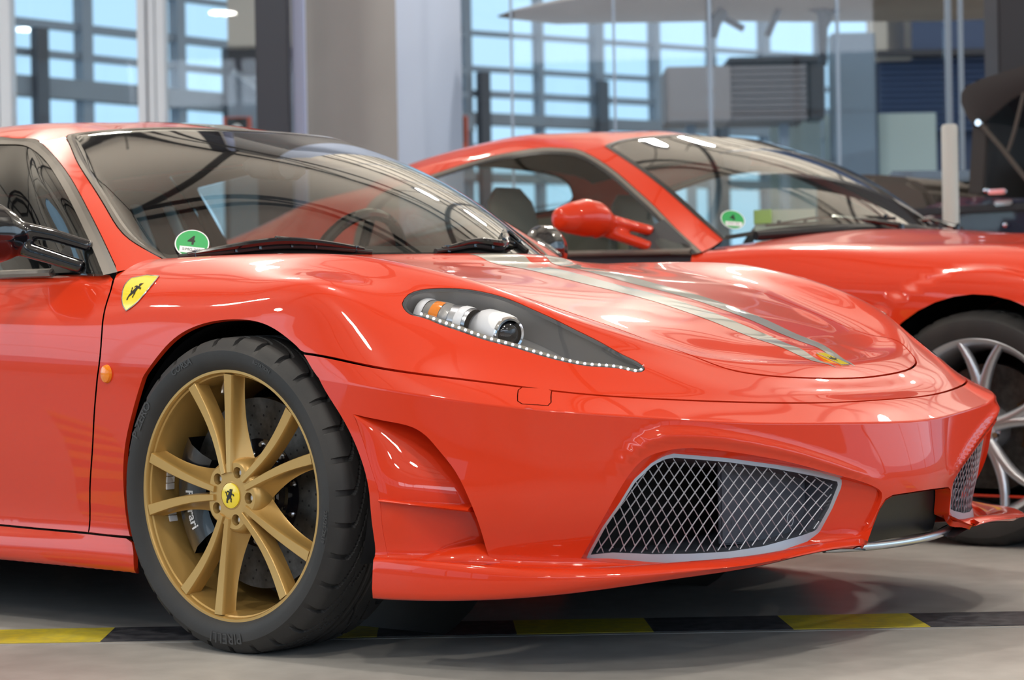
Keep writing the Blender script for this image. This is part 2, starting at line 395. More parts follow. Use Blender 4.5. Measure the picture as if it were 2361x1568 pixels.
# ------------------------------------------------------------------ body data (metres; rows from sill to centre line)
SK=[-1.9,-1.2,-0.6,0,0.4,0.8,1.15,1.35,1.6,1.8,2.0,2.25,2.5,2.75,3.0,3.25,3.5]
SHELL_T=[0.0,0.018,0.043,0.063,0.101,0.181,0.276,0.376,0.444,0.489,0.548,0.606,0.661,0.735,0.858,1.022,1.17]
SHELL_ROWS=[
 [[-3.45,-0.756,0.147],[-2.8,-0.9,0.147],[-2.2,-0.911,0.147],[-1.6,-0.9,0.147],[-1.2,-0.9,0.147],[-0.8,-0.9,0.147],[-0.45,-0.907,0.145],[-0.25,-0.911,0.143],[0.0,-0.916,0.141],[0.2,-0.92,0.14],[0.38,-0.935,0.137],[0.63,-0.895,0.145],[0.81,-0.8,0.163],[0.925,-0.68,0.181],[1.0,-0.5,0.194],[1.035,-0.25,0.202],[1.045,-0.0,0.165]],
 [[-3.45,-0.777,0.15],[-2.8,-0.925,0.15],[-2.2,-0.936,0.15],[-1.6,-0.925,0.15],[-1.2,-0.925,0.15],[-0.8,-0.925,0.15],[-0.45,-0.928,0.148],[-0.25,-0.931,0.147],[0.0,-0.933,0.146],[0.2,-0.935,0.145],[0.385,-0.945,0.147],[0.64,-0.905,0.155],[0.82,-0.81,0.173],[0.94,-0.69,0.191],[1.015,-0.51,0.204],[1.05,-0.25,0.212],[1.06,-0.0,0.175]],
 [[-3.45,-0.785,0.175],[-2.8,-0.935,0.175],[-2.2,-0.946,0.175],[-1.6,-0.935,0.175],[-1.2,-0.935,0.175],[-0.8,-0.935,0.175],[-0.45,-0.937,0.177],[-0.25,-0.938,0.178],[0.0,-0.939,0.179],[0.2,-0.94,0.18],[0.385,-0.945,0.204],[0.64,-0.905,0.201],[0.82,-0.815,0.195],[0.94,-0.695,0.2],[1.02,-0.515,0.203],[1.055,-0.25,0.21],[1.065,-0.0,0.19]],
 [[-3.45,-0.781,0.2],[-2.8,-0.93,0.2],[-2.2,-0.941,0.2],[-1.6,-0.93,0.2],[-1.2,-0.93,0.2],[-0.8,-0.93,0.2],[-0.45,-0.933,0.2],[-0.25,-0.934,0.2],[0.0,-0.936,0.2],[0.2,-0.938,0.2],[0.38,-0.938,0.214],[0.63,-0.893,0.211],[0.805,-0.8,0.205],[0.92,-0.68,0.21],[1.0,-0.5,0.213],[1.04,-0.25,0.22],[1.05,-0.0,0.2]],
 [[-3.45,-0.769,0.225],[-2.8,-0.915,0.225],[-2.2,-0.926,0.225],[-1.6,-0.915,0.225],[-1.2,-0.915,0.225],[-0.8,-0.915,0.225],[-0.45,-0.922,0.23],[-0.25,-0.926,0.233],[0.0,-0.931,0.237],[0.2,-0.935,0.24],[0.38,-0.932,0.23],[0.6,-0.872,0.21],[0.765,-0.775,0.203],[0.875,-0.65,0.2],[0.955,-0.475,0.205],[1.012,-0.25,0.22],[1.05,-0.0,0.225]],
 [[-3.45,-0.773,0.33],[-2.8,-0.92,0.33],[-2.2,-0.931,0.33],[-1.6,-0.92,0.33],[-1.2,-0.92,0.33],[-0.8,-0.92,0.33],[-0.45,-0.927,0.33],[-0.25,-0.931,0.33],[0.0,-0.936,0.33],[0.2,-0.94,0.33],[0.38,-0.94,0.31],[0.61,-0.88,0.29],[0.78,-0.78,0.28],[0.892,-0.65,0.28],[0.962,-0.475,0.285],[1.022,-0.25,0.29],[1.068,-0.0,0.298]],
 [[-3.45,-0.785,0.45],[-2.8,-0.935,0.45],[-2.2,-0.946,0.45],[-1.6,-0.935,0.45],[-1.2,-0.935,0.45],[-0.8,-0.935,0.45],[-0.45,-0.937,0.45],[-0.25,-0.938,0.45],[0.0,-0.939,0.45],[0.2,-0.94,0.45],[0.38,-0.935,0.42],[0.62,-0.88,0.4],[0.79,-0.785,0.385],[0.902,-0.655,0.375],[0.97,-0.48,0.37],[1.027,-0.25,0.36],[1.068,-0.0,0.36]],
 [[-3.45,-0.794,0.57],[-2.8,-0.945,0.573],[-2.2,-0.956,0.566],[-1.6,-0.945,0.56],[-1.2,-0.945,0.56],[-0.8,-0.945,0.56],[-0.45,-0.942,0.56],[-0.25,-0.94,0.56],[0.0,-0.937,0.56],[0.2,-0.935,0.56],[0.385,-0.93,0.541],[0.625,-0.88,0.508],[0.79,-0.79,0.489],[0.9,-0.655,0.474],[0.967,-0.48,0.459],[1.022,-0.245,0.449],[1.055,-0.0,0.442]],
 [[-3.45,-0.794,0.64],[-2.8,-0.945,0.646],[-2.2,-0.956,0.632],[-1.6,-0.945,0.62],[-1.2,-0.945,0.62],[-0.8,-0.945,0.62],[-0.45,-0.94,0.617],[-0.25,-0.937,0.614],[0.0,-0.933,0.612],[0.2,-0.93,0.61],[0.375,-0.915,0.582],[0.59,-0.855,0.552],[0.745,-0.75,0.526],[0.85,-0.605,0.51],[0.912,-0.44,0.499],[0.963,-0.22,0.49],[0.985,-0.0,0.489]],
 [[-3.45,-0.785,0.71],[-2.8,-0.935,0.719],[-2.2,-0.946,0.698],[-1.6,-0.935,0.68],[-1.2,-0.935,0.68],[-0.8,-0.935,0.68],[-0.45,-0.928,0.677],[-0.25,-0.924,0.674],[0.0,-0.919,0.672],[0.2,-0.915,0.67],[0.375,-0.895,0.62],[0.575,-0.82,0.585],[0.72,-0.72,0.555],[0.825,-0.585,0.535],[0.885,-0.43,0.523],[0.932,-0.22,0.507],[0.95,-0.0,0.5]],
 [[-3.45,-0.76,0.78],[-2.8,-0.905,0.792],[-2.2,-0.916,0.764],[-1.6,-0.905,0.74],[-1.2,-0.905,0.74],[-0.8,-0.905,0.74],[-0.45,-0.896,0.742],[-0.25,-0.891,0.743],[0.0,-0.885,0.744],[0.2,-0.88,0.745],[0.36,-0.845,0.69],[0.55,-0.775,0.638],[0.69,-0.685,0.598],[0.79,-0.565,0.568],[0.85,-0.42,0.55],[0.905,-0.22,0.53],[0.925,-0.0,0.52]],
 [[-3.45,-0.743,0.821],[-2.8,-0.885,0.835],[-2.2,-0.896,0.802],[-1.6,-0.885,0.775],[-1.2,-0.885,0.775],[-0.8,-0.885,0.775],[-0.45,-0.86,0.78],[-0.25,-0.825,0.788],[0.0,-0.81,0.785],[0.18,-0.8,0.768],[0.345,-0.775,0.735],[0.525,-0.72,0.685],[0.655,-0.65,0.638],[0.755,-0.54,0.598],[0.82,-0.405,0.572],[0.88,-0.21,0.55],[0.905,-0.0,0.538]],
 [[-3.45,-0.722,0.85],[-2.8,-0.86,0.865],[-2.2,-0.87,0.83],[-1.6,-0.86,0.8],[-1.2,-0.86,0.8],[-0.8,-0.86,0.8],[-0.45,-0.78,0.81],[-0.25,-0.755,0.815],[0.0,-0.74,0.812],[0.17,-0.728,0.8],[0.33,-0.7,0.77],[0.5,-0.665,0.722],[0.62,-0.62,0.672],[0.72,-0.525,0.625],[0.79,-0.395,0.588],[0.85,-0.21,0.567],[0.88,-0.0,0.557]],
 [[-3.45,-0.672,0.856],[-2.8,-0.8,0.871],[-2.2,-0.81,0.836],[-1.6,-0.8,0.805],[-1.2,-0.8,0.805],[-0.8,-0.8,0.805],[-0.43,-0.7,0.818],[-0.21,-0.67,0.816],[0.01,-0.66,0.806],[0.17,-0.64,0.785],[0.32,-0.615,0.752],[0.48,-0.58,0.705],[0.605,-0.525,0.658],[0.7,-0.44,0.617],[0.765,-0.33,0.587],[0.825,-0.18,0.573],[0.85,-0.0,0.567]],
 [[-3.45,-0.504,0.862],[-2.8,-0.6,0.877],[-2.2,-0.607,0.841],[-1.6,-0.6,0.81],[-1.2,-0.6,0.81],[-0.8,-0.6,0.81],[-0.36,-0.56,0.823],[-0.14,-0.52,0.813],[0.04,-0.5,0.79],[0.18,-0.485,0.768],[0.31,-0.465,0.742],[0.46,-0.43,0.697],[0.575,-0.38,0.66],[0.66,-0.31,0.632],[0.725,-0.22,0.61],[0.78,-0.115,0.597],[0.81,-0.0,0.588]],
 [[-3.45,-0.252,0.862],[-2.8,-0.3,0.877],[-2.2,-0.304,0.841],[-1.6,-0.3,0.81],[-1.2,-0.3,0.81],[-0.8,-0.3,0.81],[-0.14,-0.28,0.825],[0.0,-0.26,0.805],[0.115,-0.25,0.785],[0.215,-0.235,0.765],[0.31,-0.225,0.743],[0.45,-0.205,0.708],[0.55,-0.18,0.678],[0.63,-0.145,0.652],[0.695,-0.1,0.628],[0.745,-0.055,0.612],[0.785,-0.0,0.598]],
 [[-3.45,-0.0,0.862],[-2.8,-0.0,0.877],[-2.2,-0.0,0.841],[-1.6,-0.0,0.81],[-1.2,-0.0,0.81],[-0.8,-0.0,0.81],[-0.01,-0.0,0.826],[0.07,-0.0,0.805],[0.145,-0.0,0.785],[0.22,-0.0,0.768],[0.3,-0.0,0.748],[0.43,-0.0,0.718],[0.53,-0.0,0.69],[0.61,-0.0,0.664],[0.67,-0.0,0.641],[0.72,-0.0,0.622],[0.765,-0.0,0.604]],
]
GS=[-1.3,-0.6,0,0.4,0.8,1.1,1.4,1.7,2.0,2.2,2.6,3.0,3.4,3.8]
GREEN_T=[0,0.14,0.3,0.46,0.58,0.72,0.84]
GREEN_ROWS=[
 [[-3.1,-0.62,0.9],[-2.45,-0.85,0.85],[-1.9,-0.885,0.8],[-1.5,-0.88,0.795],[-1.15,-0.88,0.79],[-0.9,-0.875,0.79],[-0.7,-0.875,0.788],[-0.55,-0.872,0.786],[-0.43,-0.865,0.785],[-0.429,-0.71,0.812],[-0.293,-0.5,0.826],[-0.156,-0.32,0.828],[-0.067,-0.16,0.828],[-0.035,-0.0,0.828]],
 [[-3.1,-0.6,0.91],[-2.45,-0.79,0.93],[-1.9,-0.822,0.9],[-1.55,-0.822,0.895],[-1.22,-0.817,0.89],[-1.0,-0.812,0.89],[-0.83,-0.812,0.89],[-0.7,-0.805,0.895],[-0.59,-0.8,0.902],[-0.59,-0.675,0.928],[-0.458,-0.48,0.944],[-0.332,-0.307,0.95],[-0.253,-0.153,0.952],[-0.224,-0.0,0.953]],
 [[-3.1,-0.57,0.92],[-2.45,-0.7,1.02],[-1.95,-0.75,1.03],[-1.6,-0.745,1.03],[-1.29,-0.74,1.03],[-1.1,-0.73,1.03],[-0.97,-0.73,1.025],[-0.88,-0.725,1.02],[-0.78,-0.72,1.02],[-0.783,-0.607,1.043],[-0.655,-0.436,1.061],[-0.545,-0.278,1.067],[-0.479,-0.137,1.068],[-0.456,-0.0,1.068]],
 [[-3.1,-0.52,0.935],[-2.45,-0.6,1.1],[-2.0,-0.62,1.145],[-1.65,-0.62,1.155],[-1.37,-0.615,1.155],[-1.22,-0.61,1.15],[-1.12,-0.605,1.142],[-1.05,-0.6,1.135],[-1.0,-0.585,1.125],[-0.984,-0.51,1.142],[-0.863,-0.37,1.158],[-0.771,-0.235,1.158],[-0.719,-0.115,1.155],[-0.703,-0.0,1.154]],
 [[-3.1,-0.42,0.945],[-2.45,-0.48,1.13],[-1.95,-0.5,1.178],[-1.6,-0.5,1.185],[-1.4,-0.49,1.188],[-1.27,-0.485,1.187],[-1.19,-0.475,1.185],[-1.13,-0.46,1.18],[-1.09,-0.445,1.176],[-1.06,-0.42,1.174],[-0.97,-0.32,1.175],[-0.91,-0.21,1.177],[-0.88,-0.105,1.18],[-0.87,-0.0,1.18]],
 [[-3.1,-0.22,0.95],[-2.45,-0.25,1.15],[-1.92,-0.25,1.2],[-1.6,-0.25,1.212],[-1.42,-0.25,1.213],[-1.33,-0.245,1.213],[-1.27,-0.235,1.212],[-1.22,-0.225,1.21],[-1.19,-0.215,1.209],[-1.16,-0.2,1.208],[-1.1,-0.155,1.207],[-1.06,-0.105,1.206],[-1.04,-0.05,1.206],[-1.03,-0.0,1.206]],
 [[-3.1,-0.0,0.95],[-2.45,-0.0,1.155],[-1.9,-0.0,1.205],[-1.6,-0.0,1.218],[-1.45,-0.0,1.221],[-1.39,-0.0,1.221],[-1.34,-0.0,1.221],[-1.3,-0.0,1.22],[-1.27,-0.0,1.219],[-1.25,-0.0,1.219],[-1.22,-0.0,1.218],[-1.2,-0.0,1.217],[-1.18,-0.0,1.216],[-1.17,-0.0,1.216]],
]
# outlines on those surfaces, as (s, t)
LINE={
 'door_gap':[[1.167,0.6095],[1.193,0.5527],[1.201,0.507],[1.21,0.4655],[1.207,0.4036],[1.187,0.3075],[1.17,0.2281],[1.148,0.1576],[1.141,0.0921]],
 'sill_gap':[[0.833,0.1004],[0.985,0.0953],[1.141,0.0909],[1.289,0.0842]],
 'arch':[[1.279,-0.0216],[1.305,0.0452],[1.274,0.1064],[1.266,0.16],[1.272,0.2087],[1.285,0.2521],[1.307,0.2985],[1.352,0.3823],[1.418,0.4551],[1.5,0.4845],[1.597,0.4913],[1.692,0.4809],[1.763,0.4602],[1.807,0.4384],[1.857,0.3739],[1.928,0.315],[1.976,0.2662],[2.003,0.213],[2.006,0.1544],[2.009,0.0406],[2.004,0.0115]],
 'g_hood':[[2.606,0.6978],[2.701,0.6907],[2.728,0.747],[2.904,0.668],[2.959,0.6416],[3.007,0.6019],[3.054,0.5826],[3.118,0.5729],[3.199,0.5724],[3.305,0.5833]],
 'head':[[2.02,0.5664],[2.017,0.5763],[2.018,0.592],[2.035,0.6065],[2.072,0.619],[2.131,0.6315],[2.199,0.6396],[2.279,0.6429],[2.369,0.6387],[2.458,0.632],[2.534,0.6192],[2.6,0.6026],[2.665,0.576],[2.707,0.5585],[2.719,0.5437],[2.707,0.5306],[2.65,0.5272],[2.544,0.5221],[2.476,0.5216],[2.373,0.5275],[2.307,0.5323],[2.245,0.5354],[2.183,0.5426],[2.122,0.5482],[2.076,0.5518],[2.047,0.5519],[2.03,0.5585]],
 'washer':[[2.358,0.4422],[2.423,0.448],[2.435,0.4422],[2.426,0.4055],[2.413,0.393],[2.345,0.39],[2.337,0.3981],[2.347,0.4322]],
 'duct':[[1.96,0.3328],[2.006,0.3325],[2.063,0.3315],[2.107,0.3262],[2.133,0.3138],[2.155,0.294],[2.191,0.2569],[2.229,0.2048],[2.27,0.1621],[2.301,0.1262],[2.224,0.1205],[2.133,0.0903],[2.04,0.0443],[2.032,0.1494],[2.031,0.2038],[2.012,0.2427],[1.986,0.2935]],
 'grille':[[2.506,0.129],[2.537,0.1797],[2.573,0.2256],[2.62,0.2727],[2.664,0.3039],[2.715,0.3188],[2.779,0.3265],[2.859,0.325],[3.004,0.3101],[3.128,0.2876],[3.235,0.2531],[3.32,0.2129],[3.336,0.1969],[3.334,0.1573],[3.322,0.1001],[3.247,0.0175],[3.167,0.0433],[3.081,0.0293],[2.948,0.055],[2.849,0.104],[2.706,0.1128],[2.578,0.117]],
 'marker':[[1.233,0.3876]],
 'shield':[[1.231,0.5854],[1.269,0.5917],[1.308,0.5855],[1.314,0.5585],[1.3,0.5257],[1.272,0.5085],[1.254,0.5197],[1.239,0.5404],[1.23,0.5626]],
 'stripe1':[[1.196,1.081],[1.203,1.1238]],
 'wsh':[[2.211,0.0028],[2.179,0.0338],[2.152,0.0919],[2.154,0.1651],[2.164,0.255],[2.173,0.3438],[2.188,0.4208],[2.221,0.463],[2.287,0.4997],[2.421,0.492],[2.496,0.4599]],
 'wtrim':[[2.201,0.0034],[2.162,0.0406],[2.124,0.0902],[2.125,0.1699],[2.133,0.2687],[2.139,0.3602],[2.154,0.4316],[2.171,0.4895],[2.23,0.5365],[2.379,0.553]],
 'swin':[[1.947,0.0054],[1.956,0.0678],[1.964,0.1365],[1.983,0.2495],[1.96,0.3638],[1.772,0.4268],[1.487,0.4352],[1.332,0.4343]],
 'strim':[[2.02,-0.0027],[2.029,0.0915],[2.041,0.1826],[2.051,0.3082],[1.999,0.421],[1.683,0.4604],[1.315,0.4634]],
 'pilgap':[[2.02,-0.0027],[2.085,0.0165],[2.163,0.0247]],
 'st_nl':[[1.21,1.077],[1.363,1.0793],[1.593,1.0732],[1.787,1.0744],[1.996,1.0784],[2.149,1.0782],[2.309,1.0832],[2.474,1.0875],[2.754,1.0656],[3.064,1.0212],[3.324,0.8475],[3.427,0.7496],[3.458,0.664]],
 'st_nr':[[1.216,1.1201],[1.418,1.1488],[1.71,1.1334],[1.899,1.131],[2.054,1.1458],[2.198,1.1505],[2.44,1.1398],[2.717,1.1371],[3.092,1.1223],[3.394,0.922],[3.478,0.76],[3.474,0.6674]],
 'st_fl':[[1.225,1.1539],[1.478,1.1952],[1.806,1.1838],[1.952,1.2004],[2.087,1.2074],[2.315,1.196],[4.447,1.1309],[4.093,1.1266],[3.708,1.0619],[3.56,0.7777],[3.551,0.6711]],
 'st_fr':[[1.281,1.2306],[1.421,1.3041],[1.587,1.2305],[1.768,1.2296],[1.906,1.2586],[2.012,1.3022],[4.762,1.0667],[4.507,1.059],[4.215,1.0301],[3.83,0.9338],[3.68,0.7927],[3.582,0.6736]],
 'badge':[[3.512,0.823],[3.588,0.8218],[3.538,0.6691],[3.484,0.663]],
 'roof_st':[[3.071,0.6329],[3.438,0.6239]],
 'frame_out':[[2.524,0.1257],[2.529,0.1333],[2.555,0.1708],[2.591,0.2111],[2.635,0.2605],[2.691,0.2932],[2.73,0.307],[2.761,0.3125],[2.929,0.3045],[3.08,0.2888],[3.184,0.2709],[3.26,0.2442],[3.261,0.2191],[3.245,0.1659],[3.221,0.1292],[3.095,0.0261],[3.065,0.0285],[2.926,0.0615],[2.807,0.0264],[2.72,0.1233],[2.566,0.1244]],
 'frame_in':[[2.535,0.1297],[2.537,0.1327],[2.562,0.1681],[2.596,0.2076],[2.64,0.2562],[2.696,0.2892],[2.733,0.3014],[2.764,0.3051],[2.928,0.2961],[3.078,0.2794],[3.181,0.2596],[3.25,0.2355],[3.25,0.2231],[3.235,0.1685],[3.211,0.1334],[3.19,0.1234],[3.163,0.1224],[2.951,0.0234],[2.87,0.127],[2.719,0.1278],[2.568,0.1293]],
 'opening':[[3.273,0.0457],[3.342,0.1244],[3.352,0.1591],[3.365,0.1772],[3.384,0.1838],[3.456,0.1841]],
 'g_hood2':[[2.728,0.747],[2.904,0.668],[2.959,0.6416],[3.007,0.6019],[3.054,0.5826],[3.118,0.5729],[3.199,0.5724],[3.305,0.5833],[3.47,0.5966],[3.628,0.5914]],
 'windscreen_low':[[2.24,0.0011]],
 'wiper1':[[2.248,0.0055],[2.388,0.0088],[2.521,0.0136],[2.639,0.0167],[2.752,0.0131],[2.865,0.0058],[2.978,-0.0032]],
 'wiper2':[[3.299,-0.0015],[3.447,0.0068],[3.633,0.0135],[3.855,0.0175],[4.04,0.0169],[4.04,0.0094],[4.04,0.0008]],
 'rr':[[2.236,0.1958],[2.047,0.1983]],
 'sticker':[[2.328,0.0375]],
 'fgap':[[1.147,0.6978],[1.111,0.6978],[1.133,0.6608],[1.154,0.6335],[1.165,0.6128]],
}
SK2=[-3.7,-2.9,-2.1,-1.4,-1.05,-0.7,-0.35,0,0.3,0.62,0.95,1.25,1.6,2.0]
SHELL2_T=[0.0,0.05,0.15,0.29,0.415,0.5,0.575,0.653,0.759,0.89,1.081,1.278,1.451]
SHELL2_ROWS=[
 [[-3.7,-0.8,0.2],[-2.9,-0.895,0.164],[-2.1,-0.922,0.15],[-1.4,-0.91,0.15],[-1.05,-0.91,0.15],[-0.7,-0.91,0.15],[-0.35,-0.92,0.15],[0.0,-0.93,0.15],[0.3,-0.93,0.15],[0.6,-0.9,0.15],[0.86,-0.76,0.15],[0.98,-0.55,0.16],[1.04,-0.28,0.17],[1.06,-0.0,0.17]],
 [[-3.7,-0.84,0.25],[-2.9,-0.927,0.214],[-2.1,-0.952,0.196],[-1.4,-0.94,0.19],[-1.05,-0.94,0.19],[-0.7,-0.94,0.19],[-0.35,-0.948,0.195],[0.0,-0.955,0.2],[0.3,-0.955,0.2],[0.61,-0.92,0.2],[0.88,-0.78,0.2],[1.0,-0.57,0.2],[1.06,-0.28,0.2],[1.08,-0.0,0.2]],
 [[-3.7,-0.86,0.35],[-2.9,-0.936,0.328],[-2.1,-0.948,0.312],[-1.4,-0.925,0.3],[-1.05,-0.925,0.3],[-0.7,-0.925,0.3],[-0.35,-0.94,0.3],[0.0,-0.955,0.3],[0.3,-0.955,0.3],[0.61,-0.92,0.3],[0.88,-0.78,0.3],[1.0,-0.57,0.3],[1.06,-0.28,0.3],[1.08,-0.0,0.3]],
 [[-3.7,-0.87,0.5],[-2.9,-0.946,0.471],[-2.1,-0.956,0.456],[-1.4,-0.93,0.45],[-1.05,-0.93,0.45],[-0.7,-0.93,0.45],[-0.35,-0.945,0.455],[0.0,-0.96,0.46],[0.3,-0.96,0.46],[0.61,-0.925,0.45],[0.87,-0.79,0.43],[0.99,-0.57,0.42],[1.05,-0.28,0.42],[1.07,-0.0,0.42]],
 [[-3.7,-0.87,0.64],[-2.9,-0.954,0.611],[-2.1,-0.968,0.596],[-1.4,-0.945,0.59],[-1.05,-0.945,0.59],[-0.7,-0.945,0.59],[-0.35,-0.955,0.595],[0.0,-0.965,0.6],[0.3,-0.965,0.6],[0.6,-0.92,0.57],[0.85,-0.78,0.54],[0.96,-0.56,0.53],[1.02,-0.28,0.53],[1.04,-0.0,0.53]],
 [[-3.7,-0.86,0.74],[-2.9,-0.947,0.711],[-2.1,-0.968,0.696],[-1.4,-0.95,0.69],[-1.05,-0.95,0.69],[-0.7,-0.95,0.69],[-0.35,-0.955,0.69],[0.0,-0.96,0.69],[0.3,-0.955,0.69],[0.58,-0.9,0.64],[0.8,-0.76,0.6],[0.91,-0.54,0.59],[0.96,-0.27,0.59],[0.98,-0.0,0.59]],
 [[-3.7,-0.84,0.82],[-2.9,-0.927,0.798],[-2.1,-0.954,0.784],[-1.4,-0.945,0.775],[-1.05,-0.945,0.773],[-0.7,-0.945,0.77],[-0.35,-0.945,0.765],[0.0,-0.945,0.76],[0.3,-0.93,0.745],[0.55,-0.86,0.7],[0.75,-0.72,0.65],[0.85,-0.52,0.64],[0.9,-0.26,0.635],[0.92,-0.0,0.635]],
 [[-3.7,-0.8,0.88],[-2.9,-0.887,0.865],[-2.1,-0.922,0.854],[-1.4,-0.925,0.845],[-1.05,-0.923,0.843],[-0.7,-0.92,0.84],[-0.35,-0.913,0.824],[0.0,-0.905,0.814],[0.3,-0.885,0.794],[0.51,-0.81,0.75],[0.69,-0.67,0.7],[0.78,-0.49,0.685],[0.83,-0.25,0.68],[0.85,-0.0,0.68]],
 [[-3.7,-0.74,0.92],[-2.9,-0.827,0.905],[-2.1,-0.872,0.89],[-1.4,-0.89,0.875],[-1.05,-0.883,0.88],[-0.7,-0.875,0.885],[-0.35,-0.853,0.869],[0.0,-0.83,0.859],[0.3,-0.8,0.834],[0.46,-0.72,0.8],[0.61,-0.59,0.75],[0.69,-0.43,0.735],[0.73,-0.22,0.73],[0.75,-0.0,0.73]],
 [[-3.7,-0.66,0.95],[-2.9,-0.747,0.928],[-2.1,-0.805,0.908],[-1.4,-0.84,0.89],[-1.05,-0.79,0.894],[-0.7,-0.74,0.91],[-0.35,-0.72,0.89],[0.0,-0.7,0.877],[0.3,-0.68,0.852],[0.4,-0.6,0.84],[0.52,-0.49,0.8],[0.59,-0.36,0.785],[0.62,-0.18,0.78],[0.64,-0.0,0.78]],
 [[-3.7,-0.5,0.97],[-2.9,-0.573,0.941],[-2.1,-0.6,0.918],[-1.4,-0.6,0.9],[-1.05,-0.55,0.915],[-0.7,-0.5,0.943],[-0.35,-0.49,0.919],[0.0,-0.48,0.902],[0.3,-0.46,0.882],[0.34,-0.41,0.875],[0.42,-0.33,0.85],[0.47,-0.24,0.84],[0.5,-0.12,0.835],[0.52,-0.0,0.835]],
 [[-3.7,-0.25,0.98],[-2.9,-0.286,0.944],[-2.1,-0.3,0.918],[-1.4,-0.3,0.9],[-1.05,-0.275,0.922],[-0.7,-0.25,0.956],[-0.35,-0.245,0.932],[0.0,-0.24,0.914],[0.3,-0.23,0.894],[0.26,-0.2,0.9],[0.32,-0.16,0.88],[0.36,-0.12,0.87],[0.38,-0.06,0.87],[0.39,-0.0,0.87]],
 [[-3.7,-0.0,0.98],[-2.9,-0.0,0.944],[-2.1,-0.0,0.918],[-1.4,-0.0,0.9],[-1.05,-0.0,0.924],[-0.7,-0.0,0.96],[-0.35,-0.0,0.935],[0.0,-0.0,0.917],[0.3,-0.0,0.897],[0.24,-0.0,0.905],[0.28,-0.0,0.895],[0.3,-0.0,0.89],[0.31,-0.0,0.885],[0.32,-0.0,0.885]],
]
GS2=[-1.6,-0.8,0,0.5,0.9,1.2,1.5,1.8,2.0,2.4,2.8,3.2,3.6]
GREEN2_T=[0,0.15,0.31,0.47,0.6,0.76,0.92]
GREEN2_ROWS=[
 [[-3.75,-0.55,0.97],[-3.2,-0.74,0.94],[-2.7,-0.84,0.91],[-2.3,-0.87,0.9],[-1.9,-0.885,0.895],[-1.5,-0.89,0.89],[-1.2,-0.895,0.885],[-0.98,-0.9,0.88],[-0.999,-0.74,0.925],[-0.882,-0.55,0.954],[-0.797,-0.36,0.966],[-0.749,-0.18,0.97],[-0.732,-0.0,0.971]],
 [[-3.7,-0.5,1.0],[-3.2,-0.66,1.03],[-2.75,-0.79,1.02],[-2.35,-0.82,1.02],[-1.95,-0.83,1.02],[-1.6,-0.83,1.015],[-1.38,-0.825,1.01],[-1.22,-0.81,1.0],[-1.175,-0.718,1.056],[-1.062,-0.538,1.087],[-0.981,-0.354,1.105],[-0.936,-0.177,1.113],[-0.92,-0.0,1.115]],
 [[-3.65,-0.45,1.02],[-3.2,-0.58,1.1],[-2.8,-0.72,1.14],[-2.4,-0.755,1.15],[-2.05,-0.765,1.15],[-1.75,-0.76,1.145],[-1.6,-0.75,1.14],[-1.44,-0.73,1.125],[-1.372,-0.668,1.176],[-1.266,-0.504,1.206],[-1.193,-0.334,1.224],[-1.152,-0.167,1.232],[-1.139,-0.0,1.234]],
 [[-3.6,-0.4,1.03],[-3.1,-0.5,1.14],[-2.75,-0.62,1.175],[-2.45,-0.68,1.22],[-2.15,-0.69,1.259],[-1.9,-0.685,1.264],[-1.75,-0.675,1.259],[-1.63,-0.655,1.249],[-1.58,-0.59,1.275],[-1.481,-0.45,1.301],[-1.418,-0.3,1.313],[-1.385,-0.15,1.316],[-1.375,-0.0,1.317]],
 [[-3.6,-0.25,0.99],[-3.1,-0.4,1.11],[-2.7,-0.5,1.235],[-2.45,-0.55,1.285],[-2.2,-0.56,1.318],[-2.0,-0.56,1.335],[-1.87,-0.55,1.332],[-1.77,-0.53,1.328],[-1.7,-0.47,1.333],[-1.62,-0.36,1.338],[-1.56,-0.24,1.342],[-1.53,-0.12,1.324],[-1.52,-0.0,1.324]],
 [[-3.6,-0.12,0.995],[-3.1,-0.2,1.13],[-2.7,-0.27,1.265],[-2.45,-0.3,1.315],[-2.25,-0.3,1.343],[-2.1,-0.3,1.357],[-2.0,-0.29,1.357],[-1.92,-0.28,1.357],[-1.87,-0.24,1.357],[-1.82,-0.18,1.357],[-1.79,-0.12,1.357],[-1.77,-0.06,1.337],[-1.76,-0.0,1.337]],
 [[-3.6,-0.0,1.0],[-3.1,-0.0,1.135],[-2.7,-0.0,1.275],[-2.5,-0.0,1.32],[-2.32,-0.0,1.348],[-2.2,-0.0,1.365],[-2.12,-0.0,1.366],[-2.06,-0.0,1.366],[-2.02,-0.0,1.366],[-1.98,-0.0,1.365],[-1.96,-0.0,1.365],[-1.94,-0.0,1.345],[-1.93,-0.0,1.345]],
]
LINE2={
 'win':[[1.72,0.0264],[1.786,0.1011],[1.809,0.1723],[1.822,0.2642],[1.819,0.3593],[1.767,0.4358],[1.612,0.4643],[1.35,0.4572],[1.156,0.4485],[1.013,0.4321],[0.876,0.4029]],
 'trim':[[1.772,0.022],[1.833,0.1006],[1.863,0.1803],[1.874,0.2765],[1.873,0.376],[1.829,0.462],[1.652,0.5015],[1.377,0.4933],[1.173,0.4797],[1.024,0.4602],[0.883,0.4334]],
 'ws':[[1.985,0.0038],[1.991,0.0729],[1.996,0.1707],[2.001,0.2752],[2.0,0.3661],[1.998,0.4663]],
 'ws_top':[[1.998,0.4663],[2.148,0.5012],[2.366,0.5184]],
 'sticker':[[2.157,0.0574]],
 'gap':[[-1.012,0.6676],[-0.993,0.602],[-0.986,0.5491]],
}
